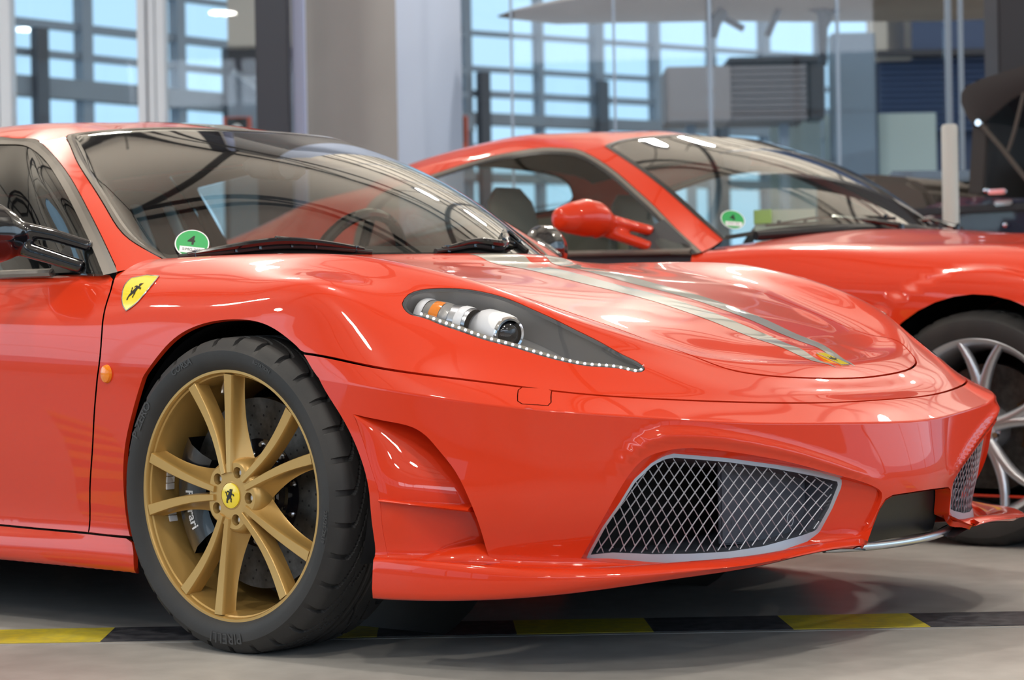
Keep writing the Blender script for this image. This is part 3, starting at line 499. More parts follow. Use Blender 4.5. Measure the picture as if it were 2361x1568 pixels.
# ------------------------------------------------------------------ setting: floor, ceiling, glazed fronts
def hbox(mb, X0, X1, Z0, Z1, z0, z1):
    """a box square to the hall"""
    return mb.box(hall((X0 + X1) / 2, (Z0 + Z1) / 2, (z0 + z1) / 2), (X1 - X0, Z1 - Z0, z1 - z0), rz=HYAW)
def concrete():
    m = mat('polished_concrete', (0.27, 0.245, 0.225), .42, spec=.4)
    n = m.node_tree.nodes; L = m.node_tree.links; b = n['Principled BSDF']; tc = n.new('ShaderNodeTexCoord')
    def noise(s, d): t = n.new('ShaderNodeTexNoise'); t.inputs['Scale'].default_value = s; t.inputs['Detail'].default_value = d; L.new(tc.outputs['Object'], t.inputs[0]); return t
    a, c, e = noise(.9, 6), noise(14, 8), noise(90, 3)
    r1 = n.new('ShaderNodeValToRGB'); r1.color_ramp.elements[0].color = (.32, .305, .29, 1); r1.color_ramp.elements[1].color = (.45, .43, .405, 1); r1.color_ramp.elements[0].position = .35; r1.color_ramp.elements[1].position = .65
    L.new(a.outputs['Fac'], r1.inputs[0])
    mx = n.new('ShaderNodeMix'); mx.data_type = 'RGBA'; mx.blend_type = 'MULTIPLY'; mx.inputs[0].default_value = .45
    r2 = n.new('ShaderNodeValToRGB'); r2.color_ramp.elements[0].color = (.72, .72, .72, 1); r2.color_ramp.elements[1].color = (1.1, 1.1, 1.1, 1); r2.color_ramp.elements[0].position = .3; r2.color_ramp.elements[1].position = .7
    L.new(c.outputs['Fac'], r2.inputs[0]); L.new(r1.outputs[0], mx.inputs[6]); L.new(r2.outputs[0], mx.inputs[7]); L.new(mx.outputs[2], b.inputs['Base Color'])
    mr = n.new('ShaderNodeMapRange'); mr.inputs[3].default_value = .28; mr.inputs[4].default_value = .52; L.new(a.outputs['Fac'], mr.inputs[0]); L.new(mr.outputs[0], b.inputs['Roughness'])
    bp = n.new('ShaderNodeBump'); bp.inputs['Strength'].default_value = .12; bp.inputs['Distance'].default_value = .002; L.new(e.outputs['Fac'], bp.inputs['Height']); L.new(bp.outputs[0], b.inputs['Normal'])
    return m
HX0, HX1, HZ0, HZ1, HH = -14, 15, -11, 31, 7.2
tag(hbox(MB(), HX0 - 1, HX1 + 1, HZ0 - 1, HZ1 + 4, -.3, 0).build('floor', concrete()), kind='structure')
m_ceil = mat('ceiling_cladding', (0.62, 0.58, 0.52), .8)
m_steel = mat('dark_roof_steel', (0.03, 0.03, 0.033), .5)
m_wall = mat('grey_render', (0.52, 0.50, 0.47), .8)
m_post = mat('blue_grey_mullion', (0.26, 0.34, 0.45), .45)
m_white = mat('white_window_post', (0.86, 0.90, 0.96), .4)
m_band = mat('grey_blue_parapet', (0.24, 0.30, 0.38), .6)
tag(hbox(MB(), HX0 - 1, HX1 + 1, HZ0 - 1, HZ1 + 4, HH, HH + .3).build('ceiling', m_ceil), kind='structure')
# roof trusses: round-bar lattice girders under the cladding
for i, Z in enumerate(np.arange(-8, 30, 3.8)):
    b = MB(); zt, zb = HH - .12, HH - .95
    for z in (zt, zb): b.tube([hall(HX0, Z, z), hall(HX1, Z, z)], .07, 6)
    xs = np.arange(HX0, HX1 + .1, 1.45)
    for k in range(len(xs) - 1):
        b.tube([hall(xs[k], Z, zb if k % 2 else zt), hall(xs[k + 1], Z, zt if k % 2 else zb)], .035, 5)
    tag(b.build('trim_%d' % (i + 1), m_steel, smooth=True), kind='structure')
for i, X in enumerate(np.arange(-11, 14, 3.1)):
    b = MB(); b.tube([hall(X, HZ0, HH - .3), hall(X + 1.2, HZ1, HH - .3)], .055, 6)
    tag(b.build('trim_%d' % (i + 21), m_steel, smooth=True), kind='structure')
# side and rear enclosure: parapet, posts and a head band, open glazing between
def glazed(name, P0, P1, n, z0=.9, z1=5.6, posts=m_post, wallm=m_wall, thick=.22, rails=()):
    """a straight glazed front from P0 to P1 (hall X, Z)"""
    a = V((P0[0], P0[1])); d = V((P1[0], P1[1])) - a; Lg = d.length; ang = HYAW + math.atan2(d.y, d.x)
    r = empty(name, hall(P0[0], P0[1])); r.rotation_euler = (0, 0, ang); tag(r, kind='structure')
    m = MB(); m.box((Lg / 2, 0, z0 / 2), (Lg, thick, z0)); m.box((Lg / 2, 0, (z1 + HH) / 2), (Lg, thick, HH - z1)); m.build('wall_face', wallm, r)
    for k in range(n + 1): MB().box((Lg * k / n, 0, (z0 + z1) / 2), (.10, .16, z1 - z0)).build('post', posts, r)
    for z in rails: MB().box((Lg / 2, 0, z), (Lg, .10, .07)).build('rail', posts, r)
    for k in range(n): MB().box((Lg * (k + .5) / n, 0, (z0 + z1) / 2), (Lg / n - .11, .02, z1 - z0 - .02)).build('pane', M['pane'], r)
    return r
glazed('wall_left', (HX0, HZ0), (HX0, 34), 15, rails=(2.4, 4.0))
glazed('wall_right', (HX1, 34), (HX1, HZ0), 15, rails=(2.4, 4.0))
glazed('wall_front', (HX1, HZ0), (2.5, HZ0), 6, rails=(2.4, 4.0))
glazed('wall_rear', (2.5, HZ0), (HX0, HZ0), 9, z0=3.9, rails=(4.6,))
# ------------------------------------------------------------------ the near car
def sm(a, b, x): q = np.clip((x - a) / (b - a), 0, 1); return q * q * (3 - 2 * q)
shell = Sheet(SK, SHELL_ROWS, SHELL_T, crease=(7,))
green = Sheet(GS, GREEN_ROWS, GREEN_T, crease=(3,), sc=(2.2,))
RIDGE = np.array(smooth_line([(2.545, .235), (2.60, .292), (2.66, .330), (2.75, .346), (2.87, .345), (3.02, .330), (3.16, .303), (3.28, .262), (3.37, .215)], .04))
def brow(s, t):
    """rounded brow above the front intakes"""
    d = np.zeros(len(s)); m = (s > 2.4) & (s < 3.5) & (t > .15) & (t < .42)
    if m.any():
        P = np.stack([s[m], t[m]], 1); best = np.full(len(P), 1e9); along = np.zeros(len(P)); n = len(RIDGE) - 1
        for i in range(n):
            a, b = RIDGE[i], RIDGE[i + 1]; ab = b - a; k = np.clip(((P - a) @ ab) / (ab @ ab), 0, 1); q = np.hypot(*(P - a - k[:, None] * ab).T)
            u = q < best; best[u] = q[u]; along[u] = (i + k[u]) / n
        d[m] = .0085 * np.exp(-(best / .0125) ** 2) * sm(0, .18, along) * (1 - sm(.82, 1, along))
    return d
shell.bumps = (brow,)
SE, TE = shell.se, shell.te; GE, GTE = green.se, green.te
car = empty('sports_car')
tag(car, 'nearest car, bright red low coupe with two grey bonnet stripes and gold wheel', 'car', 'red coupes parked side by side')
fold = lambda p: abs(p[1] - TE) < 2e-3
foldg = lambda p: abs(p[1] - GTE) < 2e-3
ARCH = [(s, max(t, 0)) for s, t in smooth_line(LINE['arch'], .012)]
kG = next(i for i, p in enumerate(ARCH) if p[0] > 1.70 and p[1] < .442)
ARCH_R = ARCH[:kG]; ARCH_F = ARCH[kG:]
GDOOR = smooth_line(LINE['door_gap'], .02)
k0 = next(i for i, p in enumerate(ARCH_R) if p[1] > .085)
HG = smooth_line([(1.15, .835), (1.5, .835), (1.9, .832), (2.3, .82), (2.55, .79), (2.728, .742), (2.83, .698), (2.904, .663), (2.959, .632), (3.007, .60), (3.054, .580), (3.118, .571), (3.199, .571), (3.305, .5785), (3.4, .585), (3.5, .588)], .02)
Gline = [(s, .442) for s in np.linspace(ARCH_F[0][0] + .003, 3.5, 60)]
# nose and front wings
half = [(1.1652, .609)] + [p for p in GDOOR] + [(1.2, .089)] + ARCH_R[k0:] + Gline
back = [(1.155, .628), (1.133, .656), (1.12, .70), (1.12, .833)] + HG
inner = back[1:]
wing_poly = half[:-1] + [(3.5, .442)] + mir(half[:-1], SE) + mir(inner[:-1], SE)[:] + [] 
wing_poly = half[:-1] + [(3.5, .442)] + mir(half[:-1], SE) + back[:-1][0:0]
wing_poly += [(2 * SE - s, t) for s, t in back[:-1]] + [(3.5, .588)] + back[:-1][::-1]
HEAD = smooth_line(LINE['head'], .012, closed=True)
HEADM = [(2 * SE - s, t) for s, t in HEAD][::-1]
panel('front_wing', shell, wing_poly, M['red'], car, holes=[HEAD, HEADM], hole_flange=.003)
# bonnet
hood = [(1.15, .838)] + HG[1:-1] + [(3.5, .588)] + mir(HG[1:-1], SE) + [(2 * SE - 1.15, .838), (2 * SE - 1.15, TE), (1.15, TE)]
bonnet = panel('bonnet', shell, hood, M['red'], car, keep=fold, ds=.025, dt=.012)
# doors, sills and rear quarters on both sides
door = [(-.02, .625)] + [(s, .628) for s in (.3, .7, .95)] + [(1.08, .622), (1.152, .609)] + GDOOR[1:] + [(.985, .0961), (.833, .1014), (-.02, .102)]
RARCH = smooth_line([(-1.385, 0), (-1.385, .12), (-1.34, .26), (-1.2, .41), (-1.0, .465), (-.80, .41), (-.66, .26), (-.615, .12), (-.615, 0)], .03)
sill = [(-.60, .102), (-.60, 0.0)] + [(1.283, 0.0)] + ARCH[1:k0] + [(1.27, .0865), (1.141, .0916), (.985, .0961), (.833, .1014)]
quarter = [(-.02, .102), (-.02, .605), (-.3, .612), (-1.2, .62), (-1.42, .70), (-1.45, TE), (-1.9, TE), (-1.9, 0)] + RARCH + [(-.60, .102)]
for sgn in (0, 1):
    f = (lambda P: P) if not sgn else (lambda P: mir(P, SE))
    panel('door', shell, f(door), M['red'], car)
    panel('sill', shell, f(sill), M['red'], car)
    panel('rear_wing', shell, f(quarter), M['red'], car, keep=fold, ds=.05, dt=.025)
# tail: closes the shell behind
tl = [(-1.9, t) for t in np.linspace(0, TE, 40)]
A = shell([-1.9] * 40, [t for _, t in tl]); B = A * [1, -1, 1]; cx = A * [1, 0, 1] + [[-.07, 0, 0]]
strip('tail_panel', shell, A, B, M['red'], car, n=10)
# front bumper
OPEN = [(LINE['opening'][0][0] - .02, 0.0)] + [tuple(p) for p in LINE['opening'][:-1]] + [(3.5, LINE['opening'][-1][1])]
bump = ARCH_F[:-1] + [(2.006, 0.0)] + [(s, 0.0) for s in np.linspace(2.1, 3.2, 24)] + OPEN[:-1]
top = [(s, .442) for s in np.linspace(3.5, ARCH_F[0][0] + .003, 60)]
bump_poly = bump + [OPEN[-1]] + mir(bump, SE) + mir(top, SE)[:-1] + top
DUCT_R = [(1.959, .3285), (2.005, .3282), (2.062, .3274), (2.105, .3226), (2.131, .3113), (2.154, .2935), (2.192, .2588), (2.229, .2063), (2.262, .155), (2.285, .105)]
DUCT_L = [(1.959, .3285), (1.968, .316), (1.977, .303), (1.986, .290), (1.999, .268), (2.012, .245), (2.031, .2055), (2.034, .150), (2.04, .105), (2.045, .075)]
DUCT = smooth_line(DUCT_R, .01) + [(2.25, .088), (2.15, .076)] + smooth_line(DUCT_L[::-1], .01)[:-1]
GR_TOP = [(2.506, .1285), (2.537, .1807), (2.573, .2276), (2.618, .274), (2.661, .3024), (2.711, .3161), (2.774, .3236), (2.853, .3226), (2.998, .3091), (3.125, .2879), (3.24, .2545), (3.332, .2123), (3.350, .1959), (3.346, .1559), (3.318, .108)]
GR_BOT = [(3.27, .103), (3.2, .102), (3.08, .102), (2.948, .103), (2.842, .105), (2.706, .111), (2.578, .119)]
GRILLE = smooth_line(GR_TOP, .012) + smooth_line(GR_BOT, .02)
WASH = LINE['washer']
hl = [GRILLE, mir(GRILLE, SE), DUCT, mir(DUCT, SE), WASH, mir(WASH, SE)]
bumper = panel('front_bumper', shell, bump_poly, M['red'], car, holes=hl, hole_flange=.012, ds=.025, dt=.008)
for W in (WASH, mir(WASH, SE)): panel('washer_cover', shell, W, M['red'], car, gap=.002, ds=.02, dt=.008)
# underside of the lip
B0 = [(s, 0.0) for s in np.linspace(2.0, 5.0, 80)]
pu = shell([p[0] for p in B0], [0] * 80); pin = pu * [.95, .93, 1] + [[0, 0, .004]]
strip('underside', shell, pu[:36], pin[:36], M['black'], car); strip('underside', shell, pu[44:], pin[44:], M['black'], car)

def lines3(sheet, L, off=0.0):
    L = np.array(L); return sheet(L[:, 0], L[:, 1]) + sheet.normal(L[:, 0], L[:, 1]) * off
for sgn in (0, 1):
    f = (lambda P: [tuple(p) for p in P]) if not sgn else (lambda P: [(2 * SE - s, t) for s, t in P])
    ys = -1 if not sgn else 1
    # grille: red cove, grey frame, woven mesh, dark duct behind
    FO = LINE['frame_out'][:]; FI = LINE['frame_in'][:]
    fb_o = [(3.185, .120), (3.065, .116), (2.96, .116), (2.84, .118), (2.72, .121), (2.60, .125)]
    fb_i = [(3.17, .130), (3.06, .126), (2.955, .126), (2.84, .128), (2.72, .130), (2.60, .133)]
    FO = FO[:15] + fb_o; FI = FI[:15] + fb_i
    n = 160
    go = resample(lines3(shell, f(GRILLE), -.010), n, True); fo = resample(lines3(shell, f(FO), -.025), n, True); fi = resample(lines3(shell, f(FI), -.025), n, True)
    fo2 = resample(lines3(shell, f(FO), -.036), n, True)
    def align(a, b):
        b = np.array(b); a0 = np.array(a[0]); k = int(np.argmin(np.linalg.norm(b - a0, axis=1))); return [tuple(p) for p in np.roll(b, -k, 0)]
    def match(a, b):            # nearest walk of b along a, monotone
        b = np.array(align(a, b)); return [tuple(p) for p in b]
    strip('grille_surround', shell, go, match(go, fo), M['red'], car, closed=True, n=6)
    fr = empty('bumper_grille', parent=car); fr.name = 'bumper_grille'
    strip('frame', shell, fo, match(fo, fi), M['mesh'], fr, closed=True, n=1)
    strip('frame_lip', shell, fi, [tuple(V(p) + V((-.012, 0, 0))) for p in fi], M['mesh'], fr, closed=True, n=1)
    # mesh wires: clip two diagonal families against the inner frame outline in (s, t)
    poly = np.array(FI); poly = np.array([(p[0] * 1.0, p[1]) for p in poly]); mb = MB()
    pd = dense([tuple(p) for p in poly], .01)
    for fam, (dx, dy) in enumerate(((1, .92), (1, -.92))):
        nrm = np.array([-dy, dx]) / math.hypot(dx, dy); dr = np.array([dx, dy]) / math.hypot(dx, dy)
        c = poly @ nrm
        for q in np.arange(c.min() + .004, c.max(), .0232):
            base = nrm * q; ks = np.arange(-6, 6, .004); L = base + ks[:, None] * dr
            L = L[(L[:, 0] > 2.4) & (L[:, 0] < 3.4) & (L[:, 1] > 0) & (L[:, 1] < .4)]
            if len(L) < 2: continue
            L = L[inside(L, pd)]
            if len(L) < 3: continue
            L = L[::4] if len(L) > 8 else L[[0, -1]]
            P = lines3(shell, f([tuple(x) for x in L]), -.029 - .0012 * fam); k_ = np.linspace(0, 1, len(P))[:, None]
            P = P * .25 + (P[0] * (1 - k_) + P[-1] * k_) * .75
            mb.tube([tuple(p) for p in P], .0013 if fam == 0 else .0010, 5)
    o = mb.build('wire_mesh', M['mesh'], fr, smooth=True); o['kind'] = 'stuff'
    # duct behind the mesh
    back = [tuple(V(p) + V((-.20, 0, .0))) for p in fi]
    strip('duct_wall', shell, fi, back, M['bluegrey'], fr, closed=True, n=4)
    cb = np.mean(np.array(back), axis=0); mesh_obj('duct_back', back + [tuple(cb)], [(i, (i + 1) % n, n) for i in range(n)], M['dark'], fr, smooth=False)
    bx = MB(); bx.box((.90, ys * .36, .305), (.012, .22, .17), rz=ys * .30); bx.build('radiator', M['bluegrey'], fr, bevel=.004)
    lg = MB(); lg.lathe([(0, -.006), (.013, -.006), (.013, .006), (0, .006)], (.875, ys * .43, .262), 'X', 20); lg.build('boss', M['dark'], fr, smooth=True)
    rg = MB(); a = [V((.955, ys * .345, .265)) + V((0, math.cos(q) * .011, math.sin(q) * .013)) for q in np.linspace(0, 2 * PI, 25)]; rg.tube(a, .0010, 6, False); rg.build('sensor_ring', M['mesh'], fr, smooth=True)
    # side duct with its vane
    R_ = resample(lines3(shell, f(smooth_line(DUCT_R, .01))), 60); L_ = resample(lines3(shell, f(smooth_line(DUCT_L, .01)), -.0008), 60)
    k = np.linspace(0, 1, 60); dep = np.array([.012 + .125 * sm(0, .4, q) for q in k])
    Rd = [tuple(V(p) + V((.028 * sm(0, .5, q), -ys * d, 0))) for p, q, d in zip(R_, k, dep)]
    vs = []; fs = []; m_ = 14
    for i in range(m_ + 1):
        a = i / m_; e = a ** 1.25
        for j in range(60): S_ = V(L_[j]).lerp(V(R_[j]), a); vs.append(tuple(S_ + (V(Rd[j]) - V(R_[j])) * a ** 1.7 + V((0, ys * .006 * math.sin(PI * a), 0))))
    fs = [(i * 60 + j, i * 60 + j + 1, (i + 1) * 60 + j + 1, (i + 1) * 60 + j) for i in range(m_) for j in range(59)]
    dv = empty('bumper_vent', parent=car)
    mesh_obj('recess', vs, fs, M['red'], dv); strip('recess_edge', shell, R_, Rd, M['red'], dv, n=3)
    bl = resample(lines3(shell, f([(2.045, .075), (2.15, .076), (2.25, .088), (2.285, .105)])), 24); bl2 = [tuple(V(L_[-1]).lerp(V(Rd[-1]), i / 23)) for i in range(24)]
    strip('recess_floor', shell, bl, bl2, M['red'], dv, n=2)
    va = MB(); i0, i1 = 41, 41
    A0 = min((V(p) for p in L_), key=lambda p: (p - V(lines3(shell, f([LINE['rr'][1]]))[0])).length); A1 = min((V(p) for p in R_), key=lambda p: (p - V(lines3(shell, f([LINE['rr'][0]]))[0])).length)
    sec = []
    for q in np.linspace(0, .86, 12):
        c = A0.lerp(A1, q) + V((0, -ys * .050 * q, -.0)); sec.append((tuple(c), (.004 + .018 * q, ys * (.010 + .042 * q), 0), (0, 0, .0035 + .0035 * q)))
    va.loft(sec, 14).build('vane', M['red'], dv, smooth=True, angle=60)
    md = MB(); md.loft([((.42, ys * .90, .192), (0, .004, 0), (0, 0, .003)), ((.46, ys * .888, .200), (0, .024, 0), (0, 0, .015)), ((.52, ys * .865, .208), (0, .044, 0), (0, 0, .028)), ((.58, ys * .835, .210), (0, .055, 0), (0, 0, .034)), ((.64, ys * .80, .205), (0, .05, 0), (0, 0, .026))], 18)
    md.build('mound', M['red'], dv, smooth=True, angle=70)
# centre opening: black box, red cheeks, aluminium stay
op = [(s, t) for s, t in OPEN] + [(2 * SE - s, t) for s, t in OPEN[:-1][::-1]]
ol = resample(lines3(shell, op), 60); ob = [tuple(V(p) + V((-.10, 0, .0))) for p in ol]; obb = [tuple(V(p) * 1.0 + V((-.20, 0, .015))) for p in ol]
strip('opening_cheek', shell, ol, [tuple(V(p) + V((-.035, 0, 0))) for p in ol], M['red'], car, n=2)
b = MB(); b.box((.985, 0, .256), (.03, .37, .115), ry=.30); b.box((.90, 0, .30), (.16, .37, .012)); b.build('air_dam', M['black'], car, bevel=.004)
st = [(.985 + .045 * (1 - (y / .27) ** 2), y, .196 + .006 * (y / .27) ** 2) for y in np.linspace(-.27, .27, 25)]
b = MB(); b.tube(st, [.0085] * 25, 12, flat=1.0); b.build('front_stay', M['alu'], car, smooth=True)

# bonnet stripes and badge
def on_body(pts, s0, t0):
    out = []; s, t = s0, t0
    for x, y in pts: s, t = shell.find(x, y, s, t); out.append((s, t))
    return out
xs = np.array([-.012, .06, .14, .22, .3, .4, .5, .6, .68, .75, .80, .84, .865, .882])
yo = np.interp(xs, [-.02, .2, .4, .6, .75, .82, .86, .883], [.162, .152, .133, .113, .095, .078, .055, .040]); yi = np.interp(xs, [-.02, .4, .7, .883], [.040, .037, .034, .038])
for ys in (-1, 1):
    def pts(y): 
        q = on_body([(x, -v) for x, v in zip(xs, y)], 1.3, 1.05)
        return q if ys < 0 else [(2 * SE - s, t) for s, t in q]
    a, c = smooth_line(pts(yo), .01), smooth_line(pts(yi), .01); N_ = 90
    a3 = resample([tuple(p) for p in lines3(shell, a, .0)], N_); c3 = resample([tuple(p) for p in lines3(shell, c, .0)], N_)
    A2, C2 = [tuple(p) for p in resample(a, N_)], [tuple(p) for p in resample(c, N_)]
    vs = []; ns = []; m_ = 8
    for i in range(m_ + 1):
        L = [(p[0] * (1 - i / m_) + q[0] * i / m_, p[1] * (1 - i / m_) + q[1] * i / m_) for p, q in zip(A2, C2)]
        vs += [tuple(p) for p in lines3(shell, L, .0006)]; ns += [tuple(p) for p in shell.normal([l[0] for l in L], [l[1] for l in L])]
    fs = [(i * N_ + j, i * N_ + j + 1, (i + 1) * N_ + j + 1, (i + 1) * N_ + j) for i in range(m_) for j in range(N_ - 1)]
    if np.dot(np.cross(np.array(vs[1]) - vs[0], np.array(vs[N_]) - vs[0]), ns[0]) < 0: fs = [f[::-1] for f in fs]
    mesh_obj('stripe', vs, fs, M['stripe'], bonnet, normals=ns)
def badge3(name, corner, du, dv, outline, m_face, parent, horse=1.0, rim=.0022, hc=(0, 0), hs=1.0, rimmat=None):
    """flat emblem: outline in (u, v) around corner, with a chrome edge and the rearing horse"""
    c = V(corner); du = V(du); dv = V(dv); n = du.cross(dv).normalized(); du_, dv_ = du, dv
    r = empty(name, parent=parent)
    T = Matrix(((du.x, dv.x, n.x, c.x), (du.y, dv.y, n.y, c.y), (du.z, dv.z, n.z, c.z), (0, 0, 0, 1)))
    MB().prism(outline, -.004, .0012, T).build('enamel', m_face, r)
    e = MB(); L = [T @ V((u, v, .0006)) for u, v in outline]; L.append(L[0]); e.tube(L, rim * .5, 6, False); e.build('rim', rimmat or M['chrome'], r, smooth=True)
    h = MB(); h.prism([(hc[0] + x * horse * hs, hc[1] + y * horse) for x, y in HORSE], .0010, .0018, T); h.build('rearing_horse', M['ink'], r)
    return r
p0 = V(shell(*shell.find(.818, .008, 3.5, .8))[0]); p1 = V(shell(*shell.find(.878, .008, 3.5, .68))[0]); ax = (p1 - p0).normalized()
c = (p0 + p1) / 2 + V((0, 0, .0015)); L = (p1 - p0).length / 2
badge3('bonnet_badge', c, -ax, V((0, -1, 0)) * 1.0, [(-L, -.017), (L, -.017), (L, .017), (-L, .017)], M['yellow'], car, horse=.014, hs=1.1)
# wing shield
def on_patch(s0, t0, sd, upd, uv, ys):
    e = 1e-3; P = V(shell(s0, t0)[0]); a = (V(shell(s0 + e, t0)[0]) - P) / e; c = (V(shell(s0, t0 + e)[0]) - P) / e
    out = []
    for u, v in uv:
        d = sd * u + upd * v; q = np.linalg.lstsq(np.array([a, c]).T, np.array(d), rcond=None)[0]; out.append((s0 + q[0], t0 + q[1]))
    return out
for ys in (-1, 1):
    q = LINE['shield']
    f = (lambda P: [tuple(p) for p in P]) if ys < 0 else (lambda P: [(2 * SE - a, b_) for a, b_ in P][::-1])
    o2 = smooth_line([q[0], q[1]], .01) + smooth_line([q[2], q[3], q[4], q[5]], .01)[:-1] + smooth_line([q[5], q[6], q[7], q[8], q[0]], .01)[:-1]
    bd = empty('wing_badge', parent=car)
    panel('enamel', shell, f(o2), M['yellow'], bd, off=.0016, gap=0, flange=.002, ds=.008, dt=.008, step=.006)
    L3 = [tuple(p) for p in lines3(shell, f(o2), .0018)]; e = MB(); e.tube(L3 + L3[:1], .0013, 6, False); e.build('rim', M['chrome'], bd, smooth=True)
    s0, t0 = 1.272, .548; nn = V(shell.normal([s0], [t0])[0]); up_ = V((.34, 0, .9)); up_ = (up_ - nn * up_.dot(nn)).normalized(); sd = up_.cross(nn) * -1
    if sd.x < 0: sd = -sd
    hp = on_patch(s0, t0, sd, up_, [(x * .019, y * .026) for x, y in HORSE], ys); panel('rearing_horse', shell, f(hp), M['ink'], bd, off=.0024, gap=0, flange=0, ds=.01, dt=.01, step=.02)
    # side repeater
    mp = V(shell(*LINE['marker'][0])[0]); mp.y *= -ys
    b = MB(); b.loft([((mp.x, mp.y, mp.z), (.016, 0, 0), (0, 0, .020)), ((mp.x, mp.y + ys * .006, mp.z), (.0145, 0, 0), (0, 0, .018)), ((mp.x, mp.y + ys * .010, mp.z), (.007, 0, 0), (0, 0, .009))], 20)
    rp = b.build('side_repeater', M['amber'], car, smooth=True)
    b = MB(); b.lathe([(.0, 0), (.006, 0), (.006, .003), (0, .003)], (mp.x, mp.y + ys * .008, mp.z), 'Y', 14); b.build('bulb', M['yellow'], rp, smooth=True)

# headlamps
for sgn in (0, 1):
    ys = -1 if not sgn else 1
    f = (lambda P: [tuple(p) for p in P]) if not sgn else (lambda P: [(2 * SE - s, t) for s, t in P][::-1])
    hd = empty('headlamp', parent=car)
    H = f(HEAD)
    panel('bowl', shell, H, M['lampgrey'], hd, off=-.075, gap=0.0, flange=0)
    Hi = shift_in(shell, H, .0012); e0 = lines3(shell, Hi, -.001); e1 = lines3(shell, Hi, -.075)
    strip('bowl_side', shell, e0, e1, M['lampgrey'], hd, closed=True, n=3)
    def shrink(L, d):
        return shift_in(shell, L, d)
    strip('lens_edge', shell, lines3(shell, shift_in(shell, H, .0015), -.0005), lines3(shell, shift_in(shell, H, .008), -.004), M['satin'], hd, closed=True, n=1)
    panel('lens', shell, H, M['lens'], hd, off=0.0, gap=.0015, flange=0)
    ax = V((.985, ys * -.02, -.16)).normalized(); Rm = ax.to_track_quat('X', 'Z').to_matrix()
    ax2 = V((.93, ys * .30, -.13)).normalized(); Rm2 = ax2.to_track_quat('X', 'Z').to_matrix()
    pc = V((.548, ys * -.0 + ys * .722, .640))
    b = MB(); b.lathe([(.030, .020), (.034, .016), (.0375, .008), (.039, -.004), (.040, -.03), (.041, -.055), (.036, -.075)], pc, 'X', 32, M3=Rm2); b.build('projector_tube', M['white'], hd, smooth=True)
    b = MB(); b.lathe([(.0, .026), (.012, .0245), (.021, .019), (.027, .009), (.0275, .0)], pc, 'X', 28, M3=Rm2); b.build('projector_lens', M['gloss'], hd, smooth=True)
    b = MB(); b.lathe([(.0272, .004), (.0272, .020), (.0315, .0215), (.0345, .017), (.0345, .004)], pc, 'X', 32, M3=Rm2); b.build('projector_bezel', M['chrome'], hd, smooth=True)
    qc = pc - ax * .085 + V((0, ys * .012, .004))
    b = MB(); b.lathe([(.033, .02), (.035, .01), (.036, -.01), (.034, -.05), (.030, -.085), (.022, -.10), (0, -.10)], qc, 'X', 32, M3=Rm); b.build('reflector_drum', M['alu'], hd, smooth=True)
    b = MB(); b.lathe([(.0352, .012), (.0365, .008), (.0372, -.004), (.0362, -.008)], qc, 'X', 32, M3=Rm); b.build('drum_ring', M['white'], hd, smooth=True)
    ic = qc - ax * .052 + V((0, ys * .010, .004))
    b = MB(); b.lathe([(.0, .030), (.026, .028), (.033, .018), (.0345, .0), (.0335, -.028), (.030, -.034)], ic, 'X', 32, M3=Rm, a0=0, a1=2 * PI); b.build('indicator_drum', M['lampgrey'], hd, smooth=True)
    b = MB(); b.lathe([(.0350, .012), (.0358, .004), (.0358, -.004), (.0350, -.012)], ic, 'X', 24, M3=Rm, a0=PI - 1.3 if ys < 0 else -.4, a1=PI + .4 if ys < 0 else 1.3); b.build('indicator', M['amber'], hd, smooth=True)
    b = MB(); b.lathe([(.034, -.030), (.036, -.034), (.036, -.044), (.033, -.05)], ic, 'X', 32, M3=Rm); b.build('indicator_ring', M['white'], hd, smooth=True)
    # row of small lamps along the lower edge
    lo = [p for p in LINE['head'][14:25]][::-1]; lo = lines3(shell, [(s, t + .0065) for s, t in smooth_line(lo, .01)], -.006) * ([1, 1, 1] if ys < 0 else [1, -1, 1])
    base = mesh_obj('lamp_strip', [tuple(p) for p in lo] + [tuple(p + np.array([0, -ys * .010, .006])) for p in lo], [(i, i + 1, len(lo) + i + 1, len(lo) + i) for i in range(len(lo) - 1)], M['satin2'], hd)
    L = resample(lo, 34); m0 = None
    for p in L:
        if m0 is None:
            bm = bmesh.new(); bmesh.ops.create_uvsphere(bm, u_segments=10, v_segments=6, radius=.0030); m0 = bpy.data.meshes.new('small_lamp'); bm.to_mesh(m0); bm.free(); m0.materials.append(M['led'] if 'led' in M else M['white']); m0.polygons.foreach_set('use_smooth', [True] * len(m0.polygons))
        o = bpy.data.objects.new('small_lamp', m0); o.location = V(p) + V((0, ys * .0, .004)); link(o, base)
# ------------------------------------------------------------------ cabin of the near car
mg = lambda P: [(2 * GE - s, t) for s, t in P]
STRIM = smooth_line(LINE['strim'], .02); STRIM[0] = (STRIM[0][0], 0.0)
WTR = smooth_line([(2.203, 0.0)] + LINE['wtrim'][1:8] + [(2.215, .487), (2.30, .492), (2.45, .491), (2.7, .49), (3.0, .489), (3.4, .488), (3.8, .488)], .02)
WSH = smooth_line([(2.215, 0.0)] + LINE['wsh'][1:8] + [(2.25, .470), (2.33, .473), (2.45, .473), (2.7, .472), (3.0, .472), (3.4, .472), (3.8, .472)], .02)
STR_B = [(1.32, .4624), (.9, .464), (.5, .464), (.1, .455)]       # rear part of the side window trim
rear_cut = [(.05, .0), (.05, .455)]
roof = [(2.012, 0.0)] + STRIM[1:] + [(.9, .464), (.5, .464), (.12, .455), (.05, .30), (-.05, .0), (-1.3, 0), (-1.3, GTE)]
roof = roof + [(2 * GE + 1.3, GTE)] + mg(roof)[::-1][1:] + mg(WTR)[:-1] + WTR[::-1]
